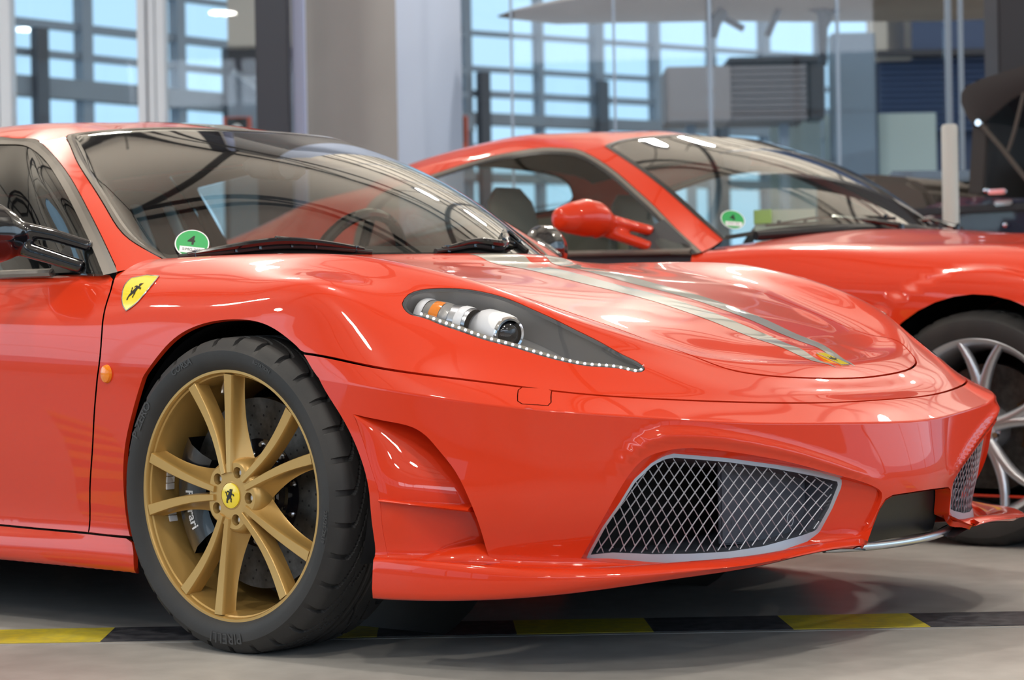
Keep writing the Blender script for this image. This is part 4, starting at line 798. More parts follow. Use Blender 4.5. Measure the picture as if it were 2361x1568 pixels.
roof_o = panel('roof', green, roof, M['red'], car, keep=foldg, ds=.03, dt=.015, flange=.008)
# stripes over the roof
for ys in (0, 1):
    # walk the roof from the header backwards, row by row of t
    lo, hi = [], []
    for lst, y in ((lo, .150), (hi, .040)):
        def at_y(t, lo_s, hi_s):             # s where the half width equals y, on the front (header) side
            for _ in range(40):
                m_ = (lo_s + hi_s) / 2
                if abs(green(m_, t)[0][1]) > y: lo_s = m_
                else: hi_s = m_
            return (lo_s + hi_s) / 2
        F_ = [(at_y(t, 2.3, GE), t) for t in np.linspace(.492, .62 if y > .1 else .70, 12)]
        x0 = green(*F_[-1])[0][0]; cur = F_[-1]; G_ = []
        for x in np.linspace(x0 - .05, -2.6, 38):
            S_ = np.linspace(-1.2, GE, 120); T_ = np.linspace(.5, GTE - .002, 60); 
            if not G_ and lst is lo: SS, TT = [a.ravel() for a in np.meshgrid(S_, T_)]; PP = green(SS, TT)
            elif 'PP' not in dir(): SS, TT = [a.ravel() for a in np.meshgrid(S_, T_)]; PP = green(SS, TT)
            q = int(np.argmin((PP[:, 0] - x) ** 2 + (PP[:, 1] + y) ** 2)); G_.append(green.find(x, -y, SS[q], TT[q]))
        lst += F_ + G_
    vs = []; ns = []
    for i in range(5):
        L = np.array([(a[0] * (1 - i / 4) + b_[0] * i / 4, a[1] * (1 - i / 4) + b_[1] * i / 4) for a, b_ in zip(lo, hi)])
        P = green(L[:, 0], L[:, 1]) + green.normal(L[:, 0], L[:, 1]) * .0008; N = green.normal(L[:, 0], L[:, 1])
        if ys: P = P * [1, -1, 1]; N = N * [1, -1, 1]
        vs += [tuple(p) for p in P]; ns += [tuple(p) for p in N]
    fs = [(i * 50 + j, i * 50 + j + 1, (i + 1) * 50 + j + 1, (i + 1) * 50 + j) for i in range(4) for j in range(49)]
    if np.dot(np.cross(np.array(vs[1]) - vs[0], np.array(vs[50]) - vs[0]), ns[0]) < 0: fs = [g[::-1] for g in fs]
    mesh_obj('stripe', vs, fs, M['stripe'], roof_o, normals=ns)
# windscreen, its seal and black border
wl = WSH + mg(WSH)[::-1][1:]
panel('windscreen', green, wl, M['glass'], car, gap=0, flange=0, ds=.04, dt=.02)
o1 = lines3(green, WTR + mg(WTR)[::-1][1:], .001); o2 = lines3(green, WSH + mg(WSH)[::-1][1:], .0005)
N_ = 260; o1 = resample(o1, N_); o2 = resample(o2, N_)
mid = [tuple(V(a).lerp(V(b_), .5) + V((0, 0, .003))) for a, b_ in zip(o1, o2)]
strip('windscreen_seal', green, o1, mid, M['trim'], car, n=1); strip('windscreen_seal', green, mid, o2, M['trim'], car, n=1)
inb = shift_in(green, dense(wl, .02), .030); ob = dense(wl, .02)
strip('black_border', green, lines3(green, ob, -.003), lines3(green, inb, -.003), M['black'], car, closed=True, n=1)
for sgn in (0, 1):
    f = (lambda P: [tuple(p) for p in P]) if not sgn else mg
    SW = smooth_line(LINE['swin'], .02); SW[0] = (SW[0][0], 0.0)
    SW = SW + [(.9, .430), (.5, .428), (.18, .40), (.10, .20), (.05, 0.0)]
    ST = STRIM + [(.9, .464), (.5, .464), (.12, .455), (.05, .30), (-.05, .0)]
    P = f(SW); P = P if not sgn else P[::-1]
    panel('side_window', green, P, M['sglass'], car, gap=0, flange=0, off=-.004, ds=.05, dt=.03)
    a = resample(lines3(green, f(ST), .0008), 120); c = resample(lines3(green, f(SW), -.002), 120); md_ = [tuple(V(p).lerp(V(q), .42)) for p, q in zip(a, c)]
    strip('window_seal', green, a, md_, M['darktrim'], car, n=1); strip('window_seal', green, md_, c, M['trim'], car, n=1)
    ys = -1 if not sgn else 1
    # waist seal and mirror sail
    y0 = ys * .873
    b = MB(); b.tube([(-.62, ys * .878, .791), (-1.1, ys * .884, .794), (-1.6, ys * .885, .803), (-1.95, ys * .885, .806)], .010, 8); b.build('waist_seal', M['trim'], car, smooth=True)
    S_ = [(-.44, ys * .862, .789), (-.62, ys * .884, .790), (-.645, ys * .858, .815), (-.60, ys * .80, .902)]
    mesh_obj('mirror_sail', S_, [(0, 1, 2, 3)], M['black'], car, smooth=False)
    # door mirror: pod on two arms
    b = MB()
    pc = V((-.700, ys * 1.0, .876))
    tilt = V((.18, ys * 1.0, -.02)).normalized()
    secs = []
    for k, (d, rx, rz_, oz, ox) in enumerate([(.108, .006, .012, -.006, -.02), (.095, .028, .036, -.004, -.016), (.06, .046, .054, 0, -.008), (.015, .060, .070, .004, 0), (-.03, .060, .068, .004, .004), (-.06, .050, .056, .0, .01), (-.085, .034, .036, -.002, .018)]):
        c = pc + V((ox, ys * d, oz)); secs.append((c, (rx, 0, 0), (0, 0, rz_)))
    b.loft(secs, 22)
    a1 = pc + V((.012, -ys * .07, .018)); a2 = pc + V((.006, -ys * .065, -.020))
    b.tube([a1 + V((-.01, ys * .04, 0)), a1, a1.lerp(V((-.528, ys * .842, .846)), .5) + V((.004, 0, .004)), (-.528, ys * .842, .846)], [.026, .019, .0155, .014], 12)
    b.tube([a2 + V((-.01, ys * .04, 0)), a2, a2.lerp(V((-.531, ys * .862, .800)), .5) + V((.004, 0, .0)), (-.531, ys * .862, .800)], [.028, .021, .0175, .016], 12)
    b.build('door_mirror', M['gloss'], car, smooth=True, remesh=.005)
# wipers
def wiper(p0, p1, p2, parent):
    """blade from p0 to p1, arm pivot at p2"""
    r = empty('wiper', parent=parent); p0, p1, p2 = V(p0), V(p1), V(p2); mid = p0.lerp(p1, .5) + V((.0, 0, .004))
    b = MB(); b.tube([p0, p0.lerp(p1, .25) + V((0, 0, -.001)), mid + V((0, 0, -.004)), p0.lerp(p1, .75) + V((0, 0, -.001)), p1], .0035, 6, flat=1.6); b.build('blade', M['rubber'], r, smooth=True)
    b = MB(); b.tube([p0.lerp(p1, .08) + V((0, 0, .004)), p0.lerp(p1, .3) + V((0, 0, .013)), mid + V((0, 0, .016)), p0.lerp(p1, .72) + V((0, 0, .013)), p0.lerp(p1, .95) + V((0, 0, .004))], [.003, .0045, .006, .0045, .003], 6)
    for k in (.1, .3, .42, .58, .72, .92): b.box(p0.lerp(p1, k) + V((0, 0, .007)), (.008, .012, .014))
    b.build('bridge', M['gloss'], r)
    b = MB(); b.tube([mid + V((.0, 0, .014)), mid.lerp(p2, .5) + V((0, 0, .010)), p2], [.006, .008, .010], 8); b.tube([p2 + V((0, 0, -.012)), p2 + V((0, 0, .006))], .013, 12); b.build('arm', M['gloss'], r, smooth=True)
def wiper_on(line, piv, parent, lift=.010):
    L = np.array(resample([tuple(p) for p in lines3(green, smooth_line(line, .02), 0)], 25)); N = green.normal([line[3][0]], [line[3][1]])[0]; r = empty('wiper', parent=parent)
    MB().tube([tuple(p + N * lift * .5) for p in L], .0085, 8, flat=.7).build('blade', M['rubber'], r, smooth=True)
    k = np.linspace(0, 1, 25); arch = lift + .010 * np.sin(PI * np.clip((k - .06) / .9, 0, 1))
    b = MB(); b.tube([tuple(L[i] + N * arch[i]) for i in range(1, 24)], [.004 + .005 * math.sin(PI * (i - 1) / 22) for i in range(1, 24)], 8); b.build('bridge', M['gloss'], r, smooth=True)
    b = MB()
    for i in (2, 7, 10, 14, 17, 22): b.box(tuple(L[i] + N * (arch[i] + lift * .5) / 2), (.010, .010, .016))
    b.build('claws', M['gloss'], r)
    m_ = V(L[12] + N * (arch[12] + .004)); p2 = V(piv); b = MB(); b.tube([m_ + V((0, 0, .004)), m_.lerp(p2, .5) + V((0, 0, .006)), p2], [.006, .008, .010], 8); b.tube([p2 + V((0, 0, -.012)), p2 + V((0, 0, .006))], .013, 12); b.build('arm', M['gloss'], r, smooth=True)
wiper_on(LINE['wiper1'], (-.215, -.20, .826), car); wiper_on(LINE['wiper2'], (-.16, .28, .826), car)
b = MB(); b.tube([(-.43, -.62, .812), (-.30, -.42, .816), (-.19, -.25, .818), (-.10, 0, .818), (-.19, .25, .818), (-.30, .42, .816), (-.43, .62, .812)], .014, 8); b.build('scuttle', M['black'], car, smooth=True)
# windscreen sticker
ctr = V((-.452, -.603, .850)); nrm = V(green.normal([LINE['sticker'][0][0]], [LINE['sticker'][0][1]])[0]); ctr = V(green(*LINE['sticker'][0])[0]) + nrm * .002
ex = V((-HR.x, -HR.y, 0)) * -1; ex = (ex - nrm * ex.dot(nrm)).normalized(); ey = nrm.cross(ex).normalized()
if ey.z < 0: ey = -ey
ey = ey * 1.35; ctr = ctr + nrm * .003
T = Matrix(((ex.x, ey.x, nrm.x, ctr.x), (ex.y, ey.y, nrm.y, ctr.y), (ex.z, ey.z, nrm.z, ctr.z), (0, 0, 0, 1)))
stk = empty('windscreen_sticker', parent=car)
ell = lambda a, b_, n=40: [(a * math.cos(2 * PI * k / n), b_ * math.sin(2 * PI * k / n)) for k in range(n)]
RS = .0385
MB().prism(ell(RS, RS), 0, .0004, T).build('border', M['white'], stk); MB().prism(ell(RS * .93, RS * .93), .0002, .0008, T).build('disc', M['green'], stk)
MB().prism([(-.025, -.027), (.027, -.027), (.030, -.010), (-.026, -.010)], .0006, .0012, T).build('plate_field', M['white'], stk)
def letters(name, body, size, T, z, m, parent, dx=0, dy=0, bold=0.0, flip=1):
    vs, fs = text_mesh(body, size, bold); return mesh_obj(name, [T @ V((x * flip + dx, y + dy, z)) for x, y in vs], fs, m, parent, smooth=False)
letters('letters', '4', .034, T, .0012, M['ink'], stk, dx=-.002, dy=.007, bold=.0008)
letters('letters', 'S:MG 205', .0105, T, .0016, M['ink'], stk, dx=.001, dy=-.0185)

# cabin inside
cab = empty('cabin', parent=car)
b = MB(); b.box((-.40, 0, .755), (.42, 1.36, .10), ry=-.04); b.box((-.66, 0, .68), (.18, 1.40, .16)); b.box((-.63, .36, .80), (.16, .34, .05), ry=-.2); b.build('dashboard', M['seat'], cab, bevel=.02)
b = MB(); b.box((-1.25, 0, .17), (1.9, 1.5, .04)); b.box((-2.06, 0, .62), (.05, 1.5, .9)); b.build('floor_pan', M['dark'], cab)
for ys in (-1, 1):
    se_ = empty('seat', parent=cab); y = ys * .37
    b = MB(); b.box((-1.28, y, .36), (.50, .46, .14)); b.box((-1.28, y - .23, .42), (.46, .06, .14)); b.box((-1.28, y + .23, .42), (.46, .06, .14)); b.build('cushion', M['seat'], se_, bevel=.03)
    b = MB(); b.loft([((-1.50, y, .38), (.06, 0, 0), (0, .24, 0)), ((-1.56, y, .60), (.055, 0, 0), (0, .26, 0)), ((-1.63, y, .80), (.05, 0, 0), (0, .24, 0)), ((-1.69, y, .92), (.045, 0, 0), (0, .17, 0)), ((-1.73, y, 1.03), (.04, 0, 0), (0, .13, 0)), ((-1.75, y, 1.08), (.02, 0, 0), (0, .09, 0))], 20); b.build('backrest', M['seat'], se_, smooth=True, angle=60)
    for d in (-.09, .09):
        b = MB(); b.tube([(-1.445, y + d, .45), (-1.50, y + d, .62), (-1.575, y + d * .9, .82), (-1.635, y + d * .75, .93), (-1.69, y + d * .7, 1.03)], [.022] * 5, 8, flat=.35); b.build('belt', M['seatpale'], se_, smooth=True)
# steering wheel on the far side
b = MB(); c = V((-.86, .36, .80)); n_ = V((-.93, 0, .37)).normalized(); u_ = V((0, 1, 0)); v_ = n_.cross(u_)
b.tube([c + u_ * math.cos(a) * .18 + v_ * math.sin(a) * .18 for a in np.linspace(0, 2 * PI, 41)], .016, 10, False); sw = b.build('steering_wheel', M['gloss'], cab, smooth=True)
b = MB(); b.tube([c - u_ * .16, c + u_ * .16], .014, 8); b.tube([c, c - v_ * .16], .014, 8); b.loft([(c + n_ * .02, u_ * .05, v_ * .05), (c - n_ * .02, u_ * .05, v_ * .05)], 16); b.build('boss', M['black'], sw, smooth=True)
# inside mirror
b = MB(); b.loft([((-.80, -.11, 1.075), (.004, 0, 0), (0, 0, .010)), ((-.80, -.08, 1.075), (.016, 0, 0), (0, 0, .028)), ((-.80, .0, 1.075), (.018, 0, 0), (0, 0, .032)), ((-.80, .08, 1.075), (.016, 0, 0), (0, 0, .028)), ((-.80, .11, 1.075), (.004, 0, 0), (0, 0, .010))], 16)
b.tube([(-.80, 0, 1.09), (-.755, 0, 1.125)], .009, 8); b.lathe([(0, .0), (.03, 0), (.03, .03), (0, .03)], (-.785, 0, 1.075), 'X', 20); b.build('rear_view_mirror', M['satin'], cab, smooth=True)
b = MB()
# inner roof lining and pillars hide the sky through the shell
ls = [(s, t) for s in np.linspace(-.6, 2 * GE + .6, 60) for t in np.linspace(.55, GTE, 8)]
P = lines3(green, ls, -.03); mesh_obj('headlining', [tuple(p) for p in P], [(i * 8 + j, i * 8 + j + 1, (i + 1) * 8 + j + 1, (i + 1) * 8 + j) for i in range(59) for j in range(7) if not (2.25 < ls[i * 8][0] < 2 * GE - 2.25 and ls[i * 8 + j][1] < .5)], M['seat'], cab)
for ys in (-1, 1):
    b = MB(); b.box((-1.25, ys * .80, .50), (1.5, .05, .52)); b.box((-1.2, ys * .80, .745), (1.4, .10, .06)); b.build('door_card', M['seat'], cab, bevel=.01)
# belly and engine masses that fill the body
b = MB(); b.box((-1.25, 0, .17), (3.4, 1.30, .03)); b.box((.48, 0, .36), (.30, 1.0, .24)); b.box((-2.75, 0, .5), (1.1, 1.2, .5)); b.box((-.55, 0, .45), (.12, 1.5, .55)); b.build('underbody', M['dark'], car)
for x0 in (0, -2.6):
    for ys in (-1, 1):
        b = MB(); b.lathe([(.375, ys * -.52), (.375, ys * -.905)] if False else [(.375, ys * .50), (.350, ys * .905)], (x0, 0, .325), 'Y', 40, a0=-PI * .62, a1=PI * .62)
        b.lathe([(0, ys * .50), (.376, ys * .50)], (x0, 0, .325), 'Y', 40); b.build('wheel_arch_liner', M['black'], car, smooth=True)
# ------------------------------------------------------------------ wheels (built facing -y, axle through the origin)
def tyre_mesh(R, rr, half, treads=31, depth=.0075):
    """profile from the outer bead over the tread to the inner bead, with grooves sunk into the tread"""
    pr = [(rr - .006, -half + .016), (rr, -half + .008), (rr + .008, -half + .001), (rr + .022, -half - .004), (rr + .038, -half - .003), (R - .020, -half + .006), (R - .009, -half + .014), (R - .003, -half + .026)]
    ys = np.linspace(-half + .034, half - .034, 60); crown = [(R - .0035 * (abs(y) / (half - .03)) ** 3, y) for y in ys]
    prof = pr + crown + [(r, -y) for r, y in pr[::-1]]; n = 1260; vs = []; k0 = len(pr) - 1; k1 = len(pr) + len(crown) + 1
    P = np.array(prof); th = np.arange(n) * 2 * PI / n
    for i, (r, y) in enumerate(prof):
        g = np.zeros(n)
        if k0 - 1 <= i < k1:
            a = abs(y) / half; ph = th * treads / (2 * PI)
            if a > .36:                       # hooked side grooves
                cv = 1.5 * max(0, (.66 - a) / .30) ** 1.6
                f = (ph + cv) % 1; g = np.maximum(g, (np.abs(f - .5) < .085).astype(float))
            if .10 < a < .34:
                f = (ph * .5 - 2.2 * a) % 1; g = np.maximum(g, (np.abs(f - .5) < .05).astype(float))
            if abs(a - .08) < .03: g[:] = 1
        d = depth * g
        for t, q in zip(th, d): vs.append(((r - q) * math.sin(t), y, (r - q) * math.cos(t)))
    m = len(prof); fs = [(i * n + k, i * n + (k + 1) % n, (i + 1) * n + (k + 1) % n, (i + 1) * n + k) for i in range(m - 1) for k in range(n)]
    return vs, fs
def ring_text(name, body, size, r, ang, y, m, parent, bold=0.0, thick=0.0, inward=False):
    vs, fs = text_mesh(body, size, bold); o = []
    for x, h in vs:
        a = ang + x / r; o.append(((r + h) * math.sin(a), y, (r + h) * math.cos(a)))
    return mesh_obj(name, o, fs, m, parent, smooth=False)
def ten_spoke(parent, a0=-14.0, rim_r=.256):
    """hub with five bolt recesses and five pairs of spokes; seen from -y, angles clockwise from the top"""
    RI = rim_r - .010
    # hub face: flat disc with five round openings, rounded shoulder behind
    lugs = [(.0505 * math.sin(math.radians(a0 + 36 + 72 * k)), .0505 * math.cos(math.radians(a0 + 36 + 72 * k))) for k in range(5)]
    hb = [[(x + .0118 * math.cos(a), z + .0118 * math.sin(a)) for a in np.linspace(0, 2 * PI, 25)[:-1]] for x, z in lugs]
    def Rh(a):            # the hub reaches further out around the bolts
        q = math.cos(5 * (a - math.radians(a0 + 36))); return .0655 + .0035 * q
    rims = [(Rh(a) * math.sin(a), Rh(a) * math.cos(a)) for a in np.linspace(0, 2 * PI, 121)[:-1]]
    vs = list(rims); es = [(i, (i + 1) % 120) for i in range(120)]
    for h in hb: b0 = len(vs); vs += h; es += [(b0 + i, b0 + (i + 1) % len(h)) for i in range(len(h))]
    r = delaunay_2d_cdt([V(v) for v in vs], es, [], 0, 1e-7); P = np.array([tuple(v) for v in r[0]]); F = []
    for f in r[2]:
        c = P[list(f)].mean(0)
        if all(math.hypot(c[0] - x, c[1] - z) > .0112 for x, z in lugs) and math.hypot(*c) < .0695: F.append(tuple(f))
    b = MB(); b.add([(p[0], .0065, p[1]) for p in P], F)
    n0 = 120; ring = []
    for dr, y in ((0, .0065), (.004, .009), (.009, .018), (.012, .034), (.012, .05)):
        ring += [((Rh(a) + dr) * math.sin(a), y, (Rh(a) + dr) * math.cos(a)) for a in np.linspace(0, 2 * PI, 121)[:-1]]
    b.add(ring, [(i * n0 + k, i * n0 + (k + 1) % n0, (i + 1) * n0 + (k + 1) % n0, (i + 1) * n0 + k) for i in range(4) for k in range(n0)])
    o = b.build('hub', M['gold'], parent, smooth=True, angle=40)
    for x, z in lugs:
        MB().lathe([(.0118, .0065), (.0118, .034), (0, .034)], (x, 0, z), 'Y', 20).build('bolt_recess', M['gold'], o, smooth=True)
        MB().lathe([(0, .016), (.0045, .016), (.0045, .020), (.0095, .020), (.0095, .034)], (x, 0, z), 'Y', 6).build('wheel_bolt', M['alu'], o)
    first = {}
    for k in range(5):
        c = math.radians(a0 + 72 * k + (1.5 if k == 0 else 0))
        for s_ in (-1, 1):
            if s_ in first:
                q = first[s_].copy(); link(q, parent); q.rotation_euler = (0, c - first['c'], 0); continue
            secs = []; NQ = 30; first['c'] = first.get('c', c)
            for i in range(NQ):
                q = i / (NQ - 1); rr_ = .0475 + (RI - .0475) * q
                off = s_ * (.0085 + .0465 * q - .0065 * math.sin(PI * q)); d = math.sqrt(max(rr_ ** 2 - off ** 2, 0))
                rad = V((math.sin(c), 0, math.cos(c))); tan = V((rad.z, 0, -rad.x)) * s_
                # local direction across the spoke
                sl = s_ * (.0465 - .0065 * PI * math.cos(PI * q)) / (RI - .0475); dirv = (rad + V((rad.z, 0, -rad.x)) * sl).normalized(); acr = V((dirv.z, 0, -dirv.x)) * s_
                ctr = rad * d + V((rad.z, 0, -rad.x)) * off
                w_ = .0062 + .0052 * q; fl = .0055 + .030 * (1 - q) ** 2.1 * min(1, q * 8 + .25); yf = .0015 + .0075 * math.sin(PI * q) * .8 - .001 * q; e = .0011
                back = .046 - .012 * q
                pr = [(-w_, yf + e), (-w_ + e, yf), (w_ - e, yf), (w_, yf + e), (w_ + fl * .10, yf + .010), (w_ + fl * .32, yf + .020), (w_ + fl * .66, yf + .030), (w_ + fl, back), (-w_ - .003, back), (-w_ - .0012, yf + .012)]
                secs += [ctr + acr * a_ + V((0, y_, 0)) for a_, y_ in pr]
            m_ = 10; fs = [(i * m_ + j, i * m_ + (j + 1) % m_, (i + 1) * m_ + (j + 1) % m_, (i + 1) * m_ + j) for i in range(NQ - 1) for j in range(m_)] + [tuple(range(m_))[::-1], tuple((NQ - 1) * m_ + j for j in range(m_))]
            b = MB(); b.add(secs, fs); sp = b.build('spoke', M['gold'], parent, smooth=True, angle=42); first[s_] = sp
    return o
def front_wheel(parent, x, ys, full=True):
    w_ = empty('front_wheel' if x > -1 else 'rear_wheel', (x, ys * .835, .3205), parent=parent)
    half = .1175; Rt, rr = .3235, .2565
    vs, fs = tyre_mesh(Rt, rr, half)
    # the tyre flattens where it stands
    vs = [(a, b_, max(c, -.3200)) for a, b_, c in vs]
    ty = mesh_obj('tyre', vs, fs, M['rubber'], w_); sharp_by_angle(ty.data, 30)
    for body, ang, sz in (('P ZERO', -58, .026), ('CORSA', -24, .020), ('ROTATION', 24, .010), ('235/35 ZR19', 100, .012), ('PIRELLI', 180, .030)):
        ring_text('tyre_lettering', body, sz, rr + .030, math.radians(ang), -half - .0052, M['lettering'], ty, bold=.0004)
    b = MB(); b.lathe([(.2575, -.094), (.2590, -.104), (.2570, -.108), (.2500, -.108), (.2478, -.104), (.2470, -.098), (.2440, -.096), (.2425, -.090), (.2415, -.078), (.2380, -.070), (.2370, -.030), (.2320, -.012), (.2300, .02), (.2300, .09), (.245, .105), (.250, .10)], n=96); b.build('rim', M['gold'], w_, smooth=True)
    before = set(w_.children); ten_spoke(w_)
    for ch in set(w_.children) - before: ch.location.y = -.106
    cap = MB(); cap.lathe([(0, -.1045), (.020, -.1035), (.0255, -.1015), (.0265, -.094)], n=40); cp = cap.build('centre_cap', M['yellow'], w_, smooth=True)
    h = MB(); a = math.radians(35); h.prism([(x_ * .0155 * .8 * math.cos(a) - y_ * .0165 * math.sin(a), x_ * .0155 * .8 * math.sin(a) + y_ * .0165 * math.cos(a)) for x_, y_ in HORSE], -.1, .1, None) if False else None
    T = Matrix(((1, 0, 0, 0), (0, 0, -1, -.1040), (0, 1, 0, 0), (0, 0, 0, 1)))
    MB().prism([((x_ * math.cos(.5) + y_ * math.sin(.5)) * .0165, (-x_ * math.sin(.5) + y_ * math.cos(.5)) * .0165) for x_, y_ in HORSE], 0, .0012, T).build('rearing_horse', M['ink'], cp)
    b = MB(); b.lathe([(.0265, -.094), (.0275, -.1005), (.0285, -.100), (.029, -.092)], n=40); b.build('cap_ring', M['gold'], w_, smooth=True)
    # brake disc, bell, caliper
    b = MB(); b.lathe([(.105, -.018), (.196, -.018), (.196, .014), (.105, .014)], n=72); dsk = b.build('brake_disc', M['disc'], w_, smooth=True)
    b = MB()
    for k in range(30):
        for j in range(4):
            a = 2 * PI * (k + .22 * j) / 30; r = .122 + .019 * j
            b.lathe([(.0026, -.0184), (.0, -.0184)], (r * math.sin(a), 0, r * math.cos(a)), 'Y', 7)
    b.build('drilled_holes', M['dark'], dsk)['kind'] = 'stuff'
    b = MB(); b.lathe([(0, -.050), (.072, -.050), (.080, -.044), (.085, -.022), (.106, -.0195), (.112, -.0195)], n=60); b.build('disc_bell', M['gloss'], w_, smooth=True)
    bm_ = None
    for k in range(10):
        a = 2 * PI * k / 10 + .1; o = MB().lathe([(0, -.0255), (.0045, -.0255), (.0045, -.020), (.0075, -.020), (.0075, -.017)], (.1 * math.sin(a), 0, .1 * math.cos(a)), 'Y', 8).build('disc_bolt', M['alu'], dsk, smooth=False)
    b = MB(); sgn = -1 if ys < 0 else 1
    pr = [(.125, -.052), (.150, -.060), (.185, -.060), (.212, -.048), (.214, .05), (.125, .05), (.125, -.052)]
    b.lathe(pr, n=26, a0=math.radians(-128), a1=math.radians(-58)); cal = b.build('brake_caliper', M['caliper'], w_, smooth=True, angle=30)
    if ys < 0:
        T = None; vs_, fs_ = text_mesh('Ferrari', .030, .0006)
        mesh_obj('caliper_lettering', [((.168 + h_) * math.sin(math.radians(-103) - x_ / .168), -.0608, (.168 + h_) * math.cos(math.radians(-103) - x_ / .168)) for x_, h_ in [(a_, -b2) for a_, b2 in vs_]], fs_, M['white'], cal, smooth=False)
    # balance weights and valve
    for a_ in (-88, -84.5, -81, -77.5, -101, -104.5):
        a = math.radians(a_); o = MB().box((0, 0, 0), (.013, .022, .004)).build('balance_weight', M['white'], w_, bevel=.0008); o.location = (.2350 * math.sin(a), -.052, .2350 * math.cos(a)); o.rotation_euler = (0, a, 0)
    a = math.radians(-11.5); d = V((math.sin(a), 0, math.cos(a))); b = MB(); b.tube([d * .236 + V((0, -.062, 0)), d * .222 + V((0, -.072, 0)), d * .210 + V((0, -.078, 0))], [.006, .005, .0045], 10); b.build('valve', M['alu'], w_, smooth=True)
    return w_
M['lettering'] = mat('raised_tyre_lettering', (0.045, 0.043, 0.042), .45)
fw = front_wheel(car, 0, -1)
def copy_wheel(src, x, ys, name, parent):
    c = copy_tree(src, parent); c.name = name; c.location = (x, ys * .835, .3205); c.rotation_euler = (0, 0, 0 if ys < 0 else PI); return c
copy_wheel(fw, 0, 1, 'front_wheel', car); copy_wheel(fw, -2.6, -1, 'rear_wheel', car); copy_wheel(fw, -2.6, 1, 'rear_wheel', car)
# ------------------------------------------------------------------ the red coupe behind
c2 = empty('touring_coupe', (.33, 2.64, 0))
tag(c2, 'red coupe with silver wheels and beige cabin parked behind the striped car', 'car', 'red coupes parked side by side')
arch2 = lambda s, t: 0 * s
sh2 = Sheet(SK2, SHELL2_ROWS, SHELL2_T); gr2 = Sheet(GS2, GREEN2_ROWS, GREEN2_T, crease=(3,), sc=(2.0,)); S2E, T2E, G2E, GT2E = sh2.se, sh2.te, gr2.se, gr2.te
WZ = .335
def flare(s, t):
    P = Sheet.base(sh2, s, t); d = np.zeros(len(s))
    for x0 in (0, -2.75):
        r = np.hypot(P[:, 0] - x0, P[:, 2] - WZ); d = np.maximum(d, .020 * (1 - sm(.445, .475, r)) * (P[:, 2] < .86))
    return d
sh2.bumps = (flare,)
fold2 = lambda p: abs(p[1] - T2E) < 2e-3
foldg2 = lambda p: abs(p[1] - GT2E) < 2e-3
def circ(sx, R, n=40):
    out = []
    for a in np.linspace(0, 2 * PI, n, endpoint=False):
        x, z = sx + R * math.cos(a), WZ + R * math.sin(a)
        if z < .16: z = .16
        t = .3; s = x
        for _ in range(10):
            p = Sheet.base(sh2, np.array([s]), np.array([t]))[0]; s += x - p[0]; t += np.clip((z - p[2]) * .9, -.1, .1)
        out.append((s, t))
    return out
A_f, A_r = circ(0, .385), circ(-2.75, .385)
gap2 = smooth_line(LINE2['gap'] + [(-.985, .45), (-.99, .29), (-1.0, .10)], .03)
body = [(-3.7, 0), (2.0, 0)] + [(2.0, T2E)]
side2 = [(-3.7, 0.0), (-2.2, 0.0), (-2.2, .66), (-2.25, .72), (-3.2, .80), (-3.3, T2E), (-3.7, T2E)]
wing2 = [(-1.0, 0.0), (2.0, 0.0)] + [(4.0 - 2.0 + 1.0 + 2.0, 0.0)]
h2 = [(2.0, .60), (1.6, .60), (1.25, .62), (.95, .66), (.62, .74), (.3, .80), (-.3, .83), (-1.02, .84)]
wp = [(-1.0, 0.0), (2.0, 0.0), (5.0, 0.0)] + mir(gap2[::-1], S2E)[::-1][::-1] if False else None
L_ = [(-1.0, 0.0), (2.0, 0.0), (5.0, 0.0)] + [(2 * S2E - s, t) for s, t in gap2[::-1]] + [(2 * S2E + 1.02, .72), (2 * S2E + 1.03, .83)] + [(2 * S2E - s, t) for s, t in h2[::-1]] + h2[1:] + [(-1.03, .83), (-1.02, .72)] + gap2
mA = [(2 * S2E - s, t) for s, t in A_f][::-1]
panel('front_wing', sh2, L_, M['red2'], c2, holes=[A_f, mA], ds=.05, dt=.02, hole_flange=.03, step=.03)
panel('bonnet', sh2, [(-1.0, .845)] + h2[::-1][1:] + [(2 * S2E - s, t) for s, t in h2[1:]][:-1] + [(2 * S2E + 1.0, .845), (2 * S2E + 1.0, T2E), (-1.0, T2E)], M['red2'], c2, ds=.05, dt=.03, keep=fold2, step=.03)
for sgn in (0, 1):
    f = (lambda P: P) if not sgn else (lambda P: mir(P, S2E))
    panel('door', sh2, f([(-2.2, .05), (-1.0, .05)] + gap2[::-1][1:] + [(-1.2, .665), (-2.2, .655)]), M['red2'], c2, ds=.06, dt=.03, step=.03)
    panel('rear_wing', sh2, f(side2), M['red2'], c2, holes=[f(A_r)], ds=.06, dt=.04, keep=fold2, step=.03)
A = sh2([-3.7] * 30, np.linspace(0, T2E, 30)); strip('tail_panel', sh2, A, A * [1, -1, 1], M['red2'], c2, n=8)
